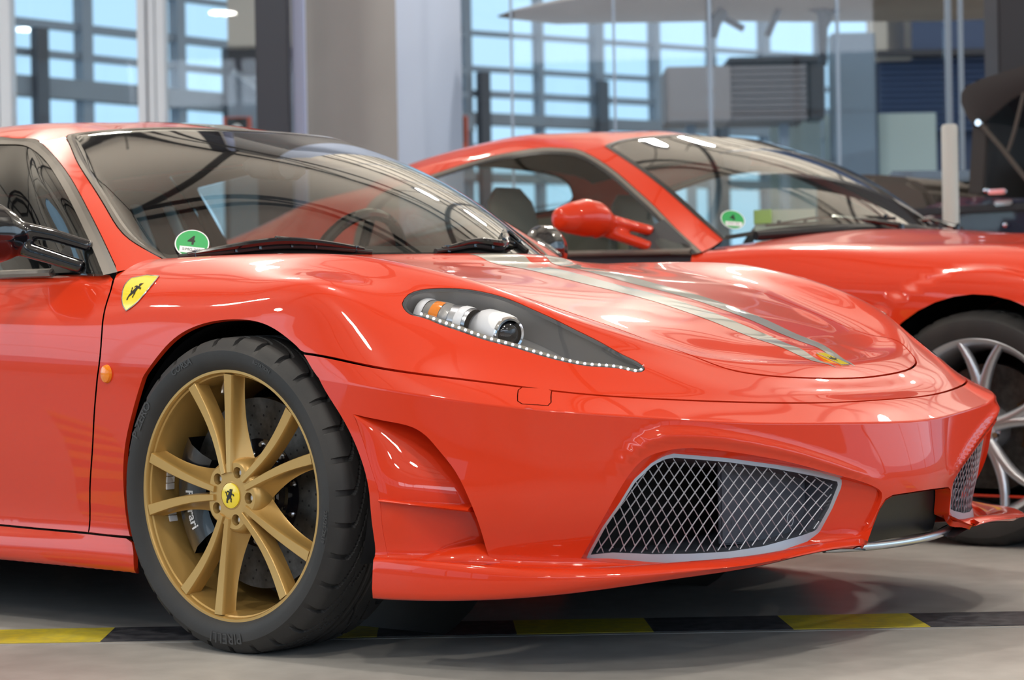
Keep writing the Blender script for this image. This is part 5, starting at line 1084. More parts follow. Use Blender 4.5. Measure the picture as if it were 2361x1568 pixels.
# cabin
m2 = lambda P: [(2 * G2E - s, t) for s, t in P]
TRM = [(1.80, 0.0)] + smooth_line(LINE2['trim'][1:] + [(.6, .38), (.35, .28), (.25, .14)], .03) + [(.2, 0.0)]
WIN = [(1.74, 0.0)] + smooth_line(LINE2['win'][1:] + [(.62, .345), (.42, .25), (.34, .13)], .03) + [(.30, 0.0)]
WS2 = smooth_line([(1.992, 0.0)] + LINE2['ws'][1:] , .03) + smooth_line([(2.0, .466), (2.1, .485), (2.4, .492), (2.8, .494), (3.2, .495), (3.6, .495)], .03)[1:]
RW = [(-1.45, GT2E), (-1.42, .42), (-1.2, .34), (-.5, .31), (.0, .36), (.16, .50), (.22, .70), (.25, GT2E)]
r2 = [(1.80, 0.0)] + TRM[1:] + [(-1.6, 0.0), (-1.6, GT2E)] + RW + m2(RW)[::-1] + [(2 * G2E + 1.6, GT2E), (2 * G2E + 1.6, 0.0)] + m2(TRM)[::-1] + m2(WS2)[:-1] + WS2[::-1]
panel('roof', gr2, r2, M['red2'], c2, keep=foldg2, ds=.06, dt=.025, step=.03)
for P_ in (RW, m2(RW)[::-1]): panel('rear_window', gr2, P_, M['cglass'], c2, gap=0, flange=0, ds=.1, dt=.05, keep=foldg2, step=.04)
W_ = WS2 + m2(WS2)[::-1][1:]
panel('windscreen', gr2, W_, M['glass'], c2, gap=0, flange=0, ds=.06, dt=.03, step=.03)
ob = dense(W_, .03); strip('windscreen_seal', gr2, lines3(gr2, shift_in(gr2, ob, -.006), .002), lines3(gr2, shift_in(gr2, ob, .014), .002), M['black'], c2, closed=True, n=1)
for sgn in (0, 1):
    ys = -1 if not sgn else 1; f = (lambda P: P) if not sgn else (lambda P: m2(P)[::-1])
    panel('side_window', gr2, f(WIN), M['cglass'], c2, gap=0, flange=0, off=-.004, ds=.08, dt=.04, step=.03)
    g_ = (lambda P: P) if not sgn else m2
    a = resample(lines3(gr2, g_(TRM), .001), 90); c = resample(lines3(gr2, g_(WIN), -.002), 90); md_ = [tuple(V(p).lerp(V(q), .5)) for p, q in zip(a, c)]
    strip('window_trim', gr2, a, md_, M['trim'], c2, n=1); strip('window_trim', gr2, md_, c, M['black'], c2, n=1)
    b = MB(); b.tube([(-1.02, ys * .90, .884), (-1.6, ys * .898, .895), (-2.3, ys * .88, .905)], .010, 8); b.build('waist_seal', M['trim'], c2, smooth=True)
    mesh_obj('mirror_sail', [(-1.00, ys * .895, .885), (-1.26, ys * .900, .890), (-1.25, ys * .86, .955), (-1.17, ys * .835, .995)], [(0, 1, 2, 3)], M['satin'], c2, smooth=False)
    b = MB(); pc = V((-1.33, ys * 1.04, .995))
    b.loft([(pc + V((ox, ys * d, oz)), (rx, 0, 0), (0, 0, rz_)) for d, rx, rz_, oz, ox in [(.125, .008, .020, -.002, -.03), (.115, .03, .036, 0, -.026), (.07, .050, .050, .004, -.012), (.01, .058, .062, .006, 0), (-.04, .056, .058, .002, .012), (-.07, .044, .044, -.006, .02), (-.09, .03, .03, -.012, .028)]], 22)
    for zz, e in ((.004, (-1.205, ys * .85, .957)), (-.034, (-1.195, ys * .875, .905))):
        a1 = pc + V((.02, -ys * .07, zz)); b.tube([a1 + V((-.01, ys * .04, 0)), a1, a1.lerp(V(e), .5), V(e)], [.028, .022, .019, .018], 12)
    b.build('door_mirror', M['red2'], c2, smooth=True, remesh=.006)
wiper((-.98, -.52, .975), (-.74, -.08, 1.0), (-.70, -.12, .972), c2); wiper((-.79, .02, .99), (-.80, .52, .985), (-.70, .28, .975), c2)
b = MB(); b.tube([(-.93, -.66, .935), (-.80, -.36, .955), (-.72, 0, .962), (-.80, .36, .955), (-.93, .66, .935)], .016, 8); b.build('scuttle', M['black'], c2, smooth=True)
# sticker behind the glass
ctr = V(gr2(*LINE2['sticker'][0])[0]); nrm = V(gr2.normal([LINE2['sticker'][0][0]], [LINE2['sticker'][0][1]])[0]); ctr += nrm * .003
ex = HR - nrm * HR.dot(nrm); ex.normalize(); ey = nrm.cross(ex).normalized(); ey = (-ey if ey.z < 0 else ey) * 1.2
T = Matrix(((ex.x, ey.x, nrm.x, ctr.x), (ex.y, ey.y, nrm.y, ctr.y), (ex.z, ey.z, nrm.z, ctr.z), (0, 0, 0, 1))); stk = empty('windscreen_sticker', parent=c2)
MB().prism(ell(.040, .040), 0, .0005, T).build('border', M['white'], stk); MB().prism(ell(.037, .037), .0003, .001, T).build('disc', M['green'], stk)
MB().prism([(-.025, -.027), (.027, -.027), (.030, -.010), (-.026, -.010)], .0008, .0014, T).build('plate_field', M['white'], stk); letters('letters', '4', .034, T, .0014, M['ink'], stk, dy=.007, bold=.0008)
letters('letters', 'S:MG 205', .0105, T, .002, M['ink'], stk, dy=-.0185)
cb2 = empty('cabin', parent=c2)
b = MB(); b.box((-1.1, 0, .80), (.5, 1.4, .16)); b.box((-1.35, .36, .86), (.2, .34, .08)); b.build('dashboard', M['satin'], cb2, bevel=.03)
b = MB(); b.box((-2.0, 0, .22), (2.2, 1.6, .05)); b.box((-2.9, 0, .55), (.08, 1.5, .55)); b.build('floor_pan', M['beige'], cb2)
for mf in (lambda P: P, m2):
    ls_ = [(s, t) for s in np.linspace(-1.5, .24, 16) for t in np.linspace(0, .31, 5)]; P = lines3(gr2, mf(ls_), -.02)
    mesh_obj('pillar_trim', [tuple(p) for p in P], [(i * 5 + j, i * 5 + j + 1, (i + 1) * 5 + j + 1, (i + 1) * 5 + j) for i in range(15) for j in range(4)], M['satin2'], cb2)
for ys in (-1, 1):
    se_ = empty('seat', parent=cb2); y = ys * .38
    b = MB(); b.box((-1.75, y, .42), (.55, .50, .18)); b.build('cushion', M['beige'], se_, bevel=.05)
    b = MB(); b.loft([((-2.0, y, .45), (.07, 0, 0), (0, .25, 0)), ((-2.08, y, .70), (.06, 0, 0), (0, .25, 0)), ((-2.14, y, .92), (.055, 0, 0), (0, .20, 0)), ((-2.17, y, 1.04), (.05, 0, 0), (0, .14, 0)), ((-2.18, y, 1.12), (.045, 0, 0), (0, .12, 0)), ((-2.19, y, 1.17), (.02, 0, 0), (0, .07, 0))], 20); b.build('backrest', M['satin2'], se_, smooth=True, angle=60)
    b = MB(); b.tube([(-2.0, y - .215, .55), (-2.075, y - .21, .80), (-2.11, y - .15, .98)], [.03, .03, .02], 8); b.build('side_piping', M['beige'], se_, smooth=True)
    b = MB(); b.box((-1.9, ys * .855, .58), (2.0, .05, .62)); b.build('door_card', M['satin'], cb2, bevel=.01)
b = MB(); c = V((-1.55, .37, .88)); n_ = V((-.93, 0, .37)).normalized(); u_ = V((0, 1, 0)); v_ = n_.cross(u_)
b.tube([c + u_ * math.cos(a) * .18 + v_ * math.sin(a) * .18 for a in np.linspace(0, 2 * PI, 41)], .016, 10, False); b.tube([c - u_ * .16, c + u_ * .16], .018, 8); b.build('steering_wheel', M['satin'], cb2, smooth=True)
b = MB(); b.box((-1.44, 0, 1.235), (.03, .20, .055)); b.build('rear_view_mirror', M['satin'], cb2, bevel=.01)
ls = [(s, t) for s in np.linspace(.4, 2 * G2E - .4, 50) for t in np.linspace(.58, GT2E, 7)]; P = lines3(gr2, ls, -.03)
mesh_obj('headlining', [tuple(p) for p in P], [(i * 7 + j, i * 7 + j + 1, (i + 1) * 7 + j + 1, (i + 1) * 7 + j) for i in range(49) for j in range(6) if not (2.0 < ls[i * 7][0] < 2 * G2E - 2.0 and ls[i * 7 + j][1] < .52)], M['satin'], cb2)
b = MB(); b.box((-1.4, 0, .17), (4.0, 1.4, .05)); b.box((.40, 0, .5), (.6, 1.1, .5)); b.box((-3.2, 0, .5), (.8, 1.2, .5)); b.build('underbody', M['dark'], c2)
for x0 in (0, -2.75):
    for ys in (-1, 1):
        b = MB(); b.lathe([(.402, ys * .50), (.405, ys * .93)], (x0, 0, WZ), 'Y', 36, a0=-PI * .65, a1=PI * .65); b.lathe([(0, ys * .50), (.402, ys * .50)], (x0, 0, WZ), 'Y', 36); b.build('wheel_arch_liner', M['black'], c2, smooth=True)
b = MB(); T_ = [(-1.42, .10, 1.065), (-1.20, .16, 1.062), (-1.20, .16, .955), (-1.42, .10, .955)]; b.add(T_ + [(x - .004, y + .004, z) for x, y, z in T_], [(0, 1, 2, 3), (7, 6, 5, 4), (0, 4, 5, 1), (1, 5, 6, 2), (2, 6, 7, 3), (3, 7, 4, 0)]); cdx = b.build('pale_panel', M['pale'], cb2); MB().box((-1.385, .10, 1.04), (.07, .012, .05)).build('lime_tab', M['limegreen'], cdx)  # flat panel put in for an unclear pale green patch
# wheels: five broad spokes that split in two at the rim
def star_wheel(parent, x, ys, name):
    w_ = empty(name, (x, ys * .86, .338), parent=parent); Rt, rr, half = .340, .262, .125
    n = 240; prof = [(rr - .006, -half + .016), (rr, -half + .006), (rr + .025, -half - .003), (rr + .05, -half), (Rt - .014, -half + .016), (Rt - .004, -half + .032), (Rt, -half + .07), (Rt, -half + .072), (Rt - .006, -half + .073), (Rt - .006, -half + .08), (Rt, -half + .081), (Rt + .001, 0), (Rt, half - .06), (Rt - .02, half - .01), (rr + .03, half), (rr, half - .01)]
    vs = []
    for i, (r, y) in enumerate(prof):
        for k in range(n):
            a = 2 * PI * k / n; q = .005 if 4 < i < 13 and (k % 6) == (i // 5) % 6 else 0; vs.append(((r - q) * math.sin(a), y, max((r - q) * math.cos(a), -.3375)))
    fs = [(i * n + k, i * n + (k + 1) % n, (i + 1) * n + (k + 1) % n, (i + 1) * n + k) for i in range(len(prof) - 1) for k in range(n)]
    o = mesh_obj('tyre', vs, fs, M['rubber'], w_); sharp_by_angle(o.data, 30)
    b = MB(); b.lathe([(rr, -.105), (rr + .002, -.114), (rr - .004, -.117), (rr - .012, -.112), (rr - .024, -.098), (rr - .034, -.060), (rr - .038, .0), (rr - .03, .10)], n=72); b.build('rim', M['silver'], w_, smooth=True)
    b = MB(); b.lathe([(0, -.088), (.03, -.088), (.034, -.084), (.06, -.076), (.066, -.04), (.066, .0)], n=40); b.build('hub', M['silver'], w_, smooth=True)
    for k in range(5):
        a = 2 * PI * k / 5 + math.radians(3)
        b = MB()
        def pt(r, da, y): return V((r * math.sin(a + da), y, r * math.cos(a + da)))
        for s_ in (-1, 1):
            secs = []
            for q in np.linspace(0, 1, 9):
                r = .045 + (rr - .055) * q; da = s_ * math.radians(1.5 + 13.5 * q ** 1.6) ; wd = .021 - .008 * q
                rad = V((math.sin(a + da), 0, math.cos(a + da))); tan = V((rad.z, 0, -rad.x))
                secs.append((pt(r, da, -.076 - .022 * q), tan * wd, V((0, .016, 0)) + rad * 0))
            b.loft(secs, 12)
        b.build('spoke', M['silver'], w_, smooth=True, angle=70)
        ba = a + math.radians(36); o = MB().lathe([(0, -.092), (.009, -.092), (.010, -.078)], (.052 * math.sin(ba), 0, .052 * math.cos(ba)), 'Y', 6).build('wheel_bolt', M['alu'], w_)
    b = MB(); b.lathe([(0, -.020), (.185, -.020), (.185, .01), (0, .01)], n=48); b.build('brake_disc', M['disc'], w_, smooth=True)
    b = MB(); b.lathe([(.12, -.05), (.20, -.052), (.205, .04), (.12, .04), (.12, -.05)], n=16, a0=math.radians(55), a1=math.radians(115)); b.build('brake_caliper', M['gloss'], w_)
    b = MB(); b.lathe([(0, -.093), (.022, -.092), (.024, -.086)], n=24); b.build('centre_cap', M['yellow'], w_, smooth=True)
    return w_
w2 = star_wheel(c2, 0, -1, 'front_wheel')
for x, ys, nm in ((0, 1, 'front_wheel'), (-2.75, -1, 'rear_wheel'), (-2.75, 1, 'rear_wheel')):
    c = copy_tree(w2, c2); c.name = nm; c.location = (x, ys * .86, .338); c.rotation_euler = (0, 0, 0 if ys < 0 else PI)
# ------------------------------------------------------------------ open vintage tourer at the right
M['navy'] = mat('navy_paint', (0.006, 0.007, 0.028), .2, coat=1.0, coat_rough=.03)
M['canvas'] = mat('dark_canvas', (0.045, 0.042, 0.041), .85, bump=(300, .3, .001))
M['canvas2'] = mat('brown_grey_canvas', (0.085, 0.072, 0.062), .8, bump=(200, .3, .001))
c3 = empty('vintage_tourer', (0, 5.5, 0))
tag(c3, 'navy blue vintage tourer with a dark canvas hood at the right edge of the photo', 'car')
Y0, Y1 = -.80, .80
def slab(name, prof, y0, y1, m, parent=c3, bevel=.02):
    b = MB(); n = len(prof); b.add([(x, y0, z) for x, z in prof] + [(x, y1, z) for x, z in prof], [tuple(range(n))[::-1], tuple(range(n, 2 * n))] + [(i, (i + 1) % n, n + (i + 1) % n, n + i) for i in range(n)])
    return b.build(name, m, parent, bevel=bevel)
slab('body_tub', [(-1.62, .45), (.9, .45), (.95, 1.12), (-.6, 1.15), (-1.15, 1.185), (-1.25, 1.20), (-1.36, 1.185), (-1.50, 1.15), (-1.62, 1.08)], Y0, Y1, M['navy'], bevel=.035)
slab('bonnet', [(.95, .5), (2.0, .55), (2.0, 1.05), (.95, 1.12)], -.42, .42, M['navy'], bevel=.06)
b = MB(); b.box((2.03, 0, .78), (.07, .72, .62)); b.build('radiator', M['chrome'], c3, bevel=.03)
b = MB(); b.box((-.30, Y0 - .012, 1.135), (2.4, .03, .035)); b.build('waist_moulding', M['black'], c3, bevel=.006)
for x0, z0 in ((1.55, .36), (-1.15, .36)):
    for ys in (-1, 1):
        w_ = empty('wheel', (x0, ys * .72, z0), parent=c3)
        b = MB(); b.lathe([(.25, -.07), (.30, -.085), (.345, -.07), (.36, 0), (.345, .07), (.30, .085), (.25, .07)], n=40); b.build('tyre', M['rubber'], w_, smooth=True)
        b = MB(); b.lathe([(.26, -.05), (.245, -.06), (.235, 0), (.26, .05)], n=40); b.build('rim', M['chrome'], w_, smooth=True)
        b = MB(); b.lathe([(0, -.09), (.04, -.08), (.05, 0), (0, .05)], n=20)
        for k in range(20):
            a = 2 * PI * k / 20; b.tube([(.045 * math.sin(a + .3), -.04, .045 * math.cos(a + .3)), (.24 * math.sin(a), 0, .24 * math.cos(a))], .004, 5)
        b.build('wire_spokes', M['chrome'], w_, smooth=True)['kind'] = 'stuff'
        b = MB(); b.lathe([(.42, ys * -.12), (.44, 0), (.42, ys * .12)], (x0, ys * .75, z0), 'Y', 24, a0=-1.5, a1=1.5); b.build('mudguard', M['navy'], c3, smooth=True)
# canvas hood: roof skin over bows with a rounded rear corner, rear quarter drop and landau bars
prof = [(-1.19, 1.49), (-1.235, 1.545), (-1.262, 1.61), (-1.26, 1.65), (-1.235, 1.68), (-1.16, 1.705), (-.96, 1.745), (-.5, 1.80), (0, 1.82), (.55, 1.80), (.62, 1.77)]
low = [(-1.17, 1.50), (-1.155, 1.51), (-1.13, 1.53), (-1.10, 1.55), (-1.06, 1.58), (-1.02, 1.605), (-.96, 1.63), (-.5, 1.70), (0, 1.73), (.55, 1.73), (.60, 1.74)]
hood_ = empty('canvas_hood', parent=c3)
for y0, y1, nm in ((Y0 + .0, Y0 + .02, 'side_flap'), (Y1 - .02, Y1, 'side_flap')):
    vs = [(x, y, z) for y in (y0, y1) for x, z in prof] + [(x, y, z) for y in (y0, y1) for x, z in low]; n = len(prof); fs = []
    for i in range(n - 1): fs += [(i, i + 1, 2 * n + i + 1, 2 * n + i), (n + i, 3 * n + i, 3 * n + i + 1, n + i + 1), (2 * n + i, 2 * n + i + 1, 3 * n + i + 1, 3 * n + i)]
    mesh_obj(nm, vs, fs, M['canvas'], hood_)
vs = []; NY = 13
for j in range(NY):
    y = Y0 + (Y1 - Y0) * j / (NY - 1); cr = .045 * (1 - (2 * j / (NY - 1) - 1) ** 2)
    vs += [(x - (cr if i < 3 else 0), y, z + cr) for i, (x, z) in enumerate(prof)]
n = len(prof); mesh_obj('roof_skin', vs, [(j * n + i, j * n + i + 1, (j + 1) * n + i + 1, (j + 1) * n + i) for j in range(NY - 1) for i in range(n - 1)], M['canvas'], hood_)
for ys in (-1, 1):
    b = MB(); b.box((-1.185, ys * .785, 1.355), (.075, .03, .31), ry=.09); b.build('rear_quarter', M['canvas'], hood_, bevel=.006)
    b = MB(); b.tube([(-1.168, ys * .81, 1.512), (-1.07, ys * .81, 1.40), (-.97, ys * .81, 1.275), (-.90, ys * .81, 1.19)], .011, 8); b.tube([(-.96, ys * .80, 1.63), (-1.01, ys * .80, 1.46), (-1.04, ys * .80, 1.38)], .009, 8); b.build('hood_iron', M['canvas2'], hood_, smooth=True)
    b = MB(); b.lathe([(0, -.012), (.014, -.012), (.016, 0), (0, .0)], (-1.168, ys * .815, 1.512), 'Y', 14); b.build('pivot', M['chrome'], hood_, smooth=True)
    for x, z in ((-1.08, 1.205), (-1.05, 1.155)):
        b = MB(); b.box((x, ys * .83, z), (.085, .02, .022)); b.build('door_handle', M['chrome'], c3, bevel=.006)
    for x, z in ((-1.14, 1.215), (-1.05, 1.06), (-1.06, 1.0), (-.93, 1.02)): MB().lathe([(0, -.012), (.010, -.010), (.012, 0)], (x, ys * .81, z), 'Y', 10).build('press_stud', M['chrome'], c3, smooth=True)
b = MB(); b.box((-1.20, 0, 1.36), (.03, 1.5, .32)); b.build('rear_curtain', M['canvas'], hood_)
b = MB(); b.box((-.85, .78, 1.46), (.42, .01, .15)); b.build('far_window', M['pane'], hood_)
b = MB(); b.loft([((-.9, -.1, 1.15), (.10, 0, 0), (0, .5, 0)), ((-.95, -.1, 1.30), (.09, 0, 0), (0, .48, 0)), ((-.98, -.1, 1.36), (.03, 0, 0), (0, .40, 0))], 20); b.build('seat_back', M['gloss'], c3, smooth=True)
b = MB(); b.tube([(-1.56, -.62, 1.185), (-1.45, -.66, 1.20), (-1.34, -.70, 1.225)], .013, 8); b.tube([(-1.56, -.62, 1.14), (-1.56, -.62, 1.20)], .012, 8); b.tube([(-1.37, -.70, 1.15), (-1.37, -.70, 1.235)], .014, 8)
b.tube([(-1.56, .62, 1.185), (-1.34, .70, 1.225)], .013, 8); b.tube([(-1.60, -.62, 1.18), (-1.60, .62, 1.18)], .012, 8); b.build('luggage_rail', M['chrome'], c3, smooth=True)
bag = MB(); bag.loft([((-1.80, 5.0, 1.17), (.02, 0, 0), (0, 0, .02)), ((-1.80, 5.0, 1.17), (.32, 0, 0), (0, 0, .125))], 4) if False else None
slab('trunk_cover', [(-2.05, 1.02), (-1.44, 1.02), (-1.42, 1.14), (-1.47, 1.25), (-1.56, 1.30), (-1.75, 1.325), (-2.05, 1.335)], -.75, -.15, M['canvas2'], bevel=.03)
slab('trunk', [(-2.10, .70), (-1.62, .70), (-1.62, 1.02), (-2.10, 1.02)], -.72, .72, M['navy'], bevel=.03)
slab('folded_lid', [(-2.02, 1.335), (-1.55, 1.31), (-1.53, 1.36), (-2.02, 1.385)], -.10, .60, M['navy'], bevel=.012)
slab('lid_stay', [(-1.9, 1.02), (-1.75, 1.02), (-1.72, 1.33), (-1.9, 1.335)], .0, .5, M['black'], bevel=.01)

# ------------------------------------------------------------------ floor tape: yellow and black lengths in one line
M['tape_y'] = mat('yellow_floor_tape', (0.62, 0.50, 0.035), .45, noise=(40, (0.50, 0.42, 0.06), 6))
M['tape_k'] = mat('black_floor_tape', (0.035, 0.036, 0.045), .45, noise=(30, (0.085, 0.085, 0.095), 8))
tape = empty('floor_tape', hall(0, 4.7)); tape.rotation_euler = (0, 0, HYAW)
tag(tape, 'yellow and black striped tape line on the floor under the striped car', 'floor tape')
for k in range(-9, 10):
    x0 = -.005 + .5865 * k
    for a, c, m_, nm in ((x0, x0 + .290, M['tape_y'], 'yellow_length'), (x0 + .290, x0 + .5865, M['tape_k'], 'black_length')):
        p = [(a - .004, .108), (c - .004, .108), (c + .004, -.108), (a + .004, -.108)]
        MB().prism(p[::-1], .0004, .0014).build(nm, m_, tape)
jt = MB(); hbox(jt, -9, 9, 4.565, 4.572, 0.0, .0009); tag(jt.build('trim_60', mat('pale_floor_joint', (.36, .35, .34), .5)), kind='structure')

# ------------------------------------------------------------------ behind the cars: pillars, glazing, aircraft
def box_thing(name, X0, X1, Z0, Z1, z0, z1, m, bevel=.01):
    return hbox(MB(), X0, X1, Z0, Z1, z0, z1).build(name, m, bevel=bevel)
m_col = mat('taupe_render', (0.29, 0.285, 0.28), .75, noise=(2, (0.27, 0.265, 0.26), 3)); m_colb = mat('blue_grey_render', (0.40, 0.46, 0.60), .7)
m_stub = mat('slate_rail_post', (.075, .09, .12), .5)
m_dk = mat('anthracite_steel', (0.028, 0.032, 0.045), .45)
# square pillar: taupe front, blue-grey return
r = empty('wall_1', hall(-1.08, 11.5)); r.rotation_euler = (0, 0, HYAW); tag(r, kind='structure')
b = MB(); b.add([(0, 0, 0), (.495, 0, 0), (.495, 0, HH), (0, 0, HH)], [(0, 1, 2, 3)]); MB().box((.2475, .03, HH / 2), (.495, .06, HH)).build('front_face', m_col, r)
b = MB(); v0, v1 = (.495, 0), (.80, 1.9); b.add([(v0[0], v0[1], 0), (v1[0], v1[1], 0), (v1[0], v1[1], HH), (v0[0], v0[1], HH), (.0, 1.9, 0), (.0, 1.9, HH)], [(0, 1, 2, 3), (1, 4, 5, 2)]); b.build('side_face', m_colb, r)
tag(box_thing('trim_61', -1.275, -1.105, 11.0, 11.12, 0, HH, m_dk), kind='structure')
tag(box_thing('trim_62', -1.10, -1.035, 11.1, 11.2, 0, HH, mat('pale_blue_profile', (.36, .42, .60), .4)), kind='structure')
# white framed glazing at the left
for i, (a, c) in enumerate(((-3.42, -3.19), (-2.375, -2.20))):
    r = empty('trim_%d' % (63 + i), hall(a, 14)); r.rotation_euler = (0, 0, HYAW); tag(r, kind='structure'); w_ = c - a
    for x0, x1, d in ((0, .30, 0), (.36, .62, .02), (.68, 1.0, 0)): MB().box(((x0 + x1) / 2 * w_, d, 2.4), ((x1 - x0) * w_, .12, 4.8)).build('profile', m_white, r, bevel=.004)
    MB().box((w_ / 2, .08, 2.4), (w_, .04, 4.8)).build('web', m_white, r)
tag(box_thing('window_1', -3.19, -2.375, 14.03, 14.05, .1, 4.8, M['pane'], 0), kind='structure')
tag(box_thing('window_2', -2.20, -1.35, 14.03, 14.05, .1, 4.8, M['pane'], 0), kind='structure')
# far glazed front, running away to the right (heading 33 degrees off the picture plane)
def front(name, u0, Zr, ang, x0, x1, posts, rails, stubs, bands, m_p=m_post):
    """wall line through hall point (u0, Zr) at an angle; members placed by distance along it"""
    r = empty(name, hall(u0, Zr)); r.rotation_euler = (0, 0, HYAW + ang); tag(r, kind='structure')
    for p, w_ in posts: MB().box((p, 0, 3.4), (w_, .14, 6.8)).build('post', m_p, r)
    for z, h in rails: MB().box(((x0 + x1) / 2, .03, z), (x1 - x0, .10, h)).build('rail', m_p, r)
    for p, w_, z in stubs: MB().box((p, -.15, z / 2), (w_, .10, z)).build('rail_post', m_stub, r)
    for z, h, m_ in bands: MB().box(((x0 + x1) / 2, -.02, z), (x1 - x0, .18, h)).build('band', m_, r)
    n = max(1, int((x1 - x0) / 1.6))
    for k in range(n): a = x0 + (x1 - x0) * k / n; MB().box((a + (x1 - x0) / n / 2, .05, 3.4), ((x1 - x0) / n - .02, .012, 6.7)).build('pane', M['pane'], r)
    return r
AF = math.radians(33.1)
def along(u, u0=985, Z0=24.0, k=.000127):
    """distance along the far front at a bearing given by tan = (u-1180)/5000"""
    Z = Z0 / (1 - k * (u - u0)); X = (u - 1180) / 5000 * Z; X0 = (u0 - 1180) / 5000 * Z0; return math.hypot(X - X0, Z - Z0) * (1 if u > u0 else -1)
posts = [(along(u), w_) for u, w_ in ((1083, .11), (1252, .07), (1386, .13), (1519, .09), (1650, .07), (1772, .10), (1900, .08), (2040, .08), (2180, .1), (2330, .1))]
front('wall_back', (985 - 1180) / 5000 * 24, 24, AF, -2.2, along(2361) + 2, posts, [(3.98, .05), (3.58, .055), (3.30, .07), (2.70, .05), (4.6, .05), (5.3, .05), (6.0, .05)], [(along(1108), .13, 3.52), (along(1380), .14, 3.5), (along(1655), .14, 3.5)], [(3.01, .13, m_band), (2.35, .10, m_band), (.8, 1.6, m_band), (7.0, .4, m_wall)])
A2_ = math.radians(48)
front('wall_side', -4.6, 19.5, A2_, -1.5, 6.2, [(.0, .09), (.98, .12), (2.1, .10), (3.4, .10), (4.9, .1)], [(3.92, .05), (3.52, .07), (3.25, .06), (4.6, .05), (5.3, .05)], [(.38, .13, 3.45), (2.62, .10, 3.45), (4.0, .1, 3.45)], [(2.93, .18, m_band), (2.35, .1, m_band), (.8, 1.6, m_band), (7.0, .4, m_wall)])
# dark recess beside the anthracite post
r = tag(empty('wall_2', hall(-2.3, 17)), kind='structure'); r.rotation_euler = (0, 0, HYAW)
MB().box((.05 + .0, .3, 3.4), (.01, .1, .1)).build('fixing', m_dk, r)
MB().box((.38, .35, 1.0), (.62, .1, 3.4)).build('lower_panel', m_band, r); MB().box((.38, .4, 2.78), (.62, .1, .34)).build('dark_panel', m_dk, r); MB().box((.38, .4, 3.15), (.62, .1, .45)).build('upper_panel', m_wall, r); MB().box((.38, .4, 4.6), (.62, .1, 2.5)).build('top_panel', m_wall, r)
MB().tube([(.12, .2, 2.72), (.30, .2, 2.58), (.46, .2, 2.56), (.60, .2, 2.70)], .035, 8).build('pipe_bend', m_band, r, smooth=True)
# framed notices
m_or = mat('red_orange_frame', (0.55, 0.10, 0.05), .5)
for i, (X, Z, z0, lab) in enumerate(((-2.62 * .86, 17.15, 2.08, 'red framed black notice left of the dark post, half hidden by the car roof'), (-.70, 23.4, 2.60, 'red framed black notice with pale emblem beside the grey pillar'))):
    k = .86 if i == 0 else 1.0; w_, h_ = (.225, .28) if i == 0 else (.265, .35)
    r = empty('notice_board', hall(X, Z, z0)); r.rotation_euler = (0, 0, HYAW); tag(r, lab, 'sign', 'framed notices on the glazing')
    MB().box((w_ / 2, 0, h_ / 2), (w_, .03, h_)).build('frame', m_or, r, bevel=.004); MB().box((w_ / 2, -.012, h_ / 2 + .02), (w_ * .74, .02, h_ * .78)).build('panel', M['ink'], r)
    MB().loft([((w_ / 2, -.024, h_ * .62), (w_ * .20, 0, 0), (0, 0, w_ * .22)), ((w_ / 2, -.028, h_ * .62), (w_ * .19, 0, 0), (0, 0, w_ * .21))], 18).build('emblem', M['white'], r)
    MB().box((w_ / 2, -.024, h_ * .22), (w_ * .66, .004, h_ * .13)).build('caption', M['satin'], r)
    MB().box((w_ / 2, .35, h_ / 2), (.04, .72, .04)).build('bracket', m_post, r)
# grey rectangular housing on a stand in front of the glazing
r = empty('exhibit_case', hall(1.17, 16)); r.rotation_euler = (0, 0, HYAW); tag(r, 'grey box-shaped exhibit case with darker ribbed half beyond the second car', 'display')
MB().box((.24, .3, 2.355), (.48, .6, .41)).build('plain_panel', mat('grey_sheet', (.25, .255, .29), .6), r, bevel=.01)
mr = mat('ribbed_dark_sheet', (.155, .16, .19), .6)
for k in range(9): MB().box((.76, .3, 2.173 + .0455 * k), (.56, .6, .040)).build('rib_panel', mr, r, bevel=.006)
MB().box((.80, .3, 2.60), (.68, .6, .045)).build('top_cap', m_dk, r, bevel=.01); MB().box((1.12, .2, 2.37), (.11, .3, .42)).build('upright', m_dk, r, bevel=.01)
for x in (.2, .9): MB().box((x, .3, 1.08), (.07, .07, 2.15)).build('leg', m_post, r)
# aircraft wing hanging from the roof, with propeller and undercarriage struts
m_wing = mat('doped_fabric', (.21, .19, .175), .6, noise=(3, (.25, .23, .215), 3)); wg = empty('aircraft_wing', hall(0, 13.1)); wg.rotation_euler = (0, 0, HYAW)
tag(wg, 'brown-grey aircraft wing with pointed tip hanging above the second car', 'aircraft')
secs = []
for x, zc, h, c in [(-.05, 2.535, .004, .02), (.06, 2.545, .02, .18), (.31, 2.555, .045, .42), (.8, 2.60, .085, .60), (1.35, 2.64, .12, .75), (2.0, 2.66, .155, .85), (2.7, 2.68, .18, .95), (3.6, 2.72, .20, 1.0)]: secs.append(((x, 0, zc), (0, c, 0), (0, 0, h)))
MB().loft(secs, 28).build('wing', m_wing, wg, smooth=True, angle=70)
b = MB(); b.tube([(1.28, -.3, 2.50), (1.22, -.32, 2.43), (1.21, -.32, 2.34)], [.035, .045, .03], 10); b.tube([(1.28, -.3, 2.46), (1.40, -.3, 2.39)], .02, 8); b.build('engine_strut', m_dk, wg, smooth=True)
b = MB(); b.tube([(1.86, -.2, 2.55), (1.90, -.2, 2.46), (1.88, -.2, 2.40), (1.88, -.2, 2.18)], [.03, .05, .03, .022], 10); b.build('undercarriage_leg', m_dk, wg, smooth=True)
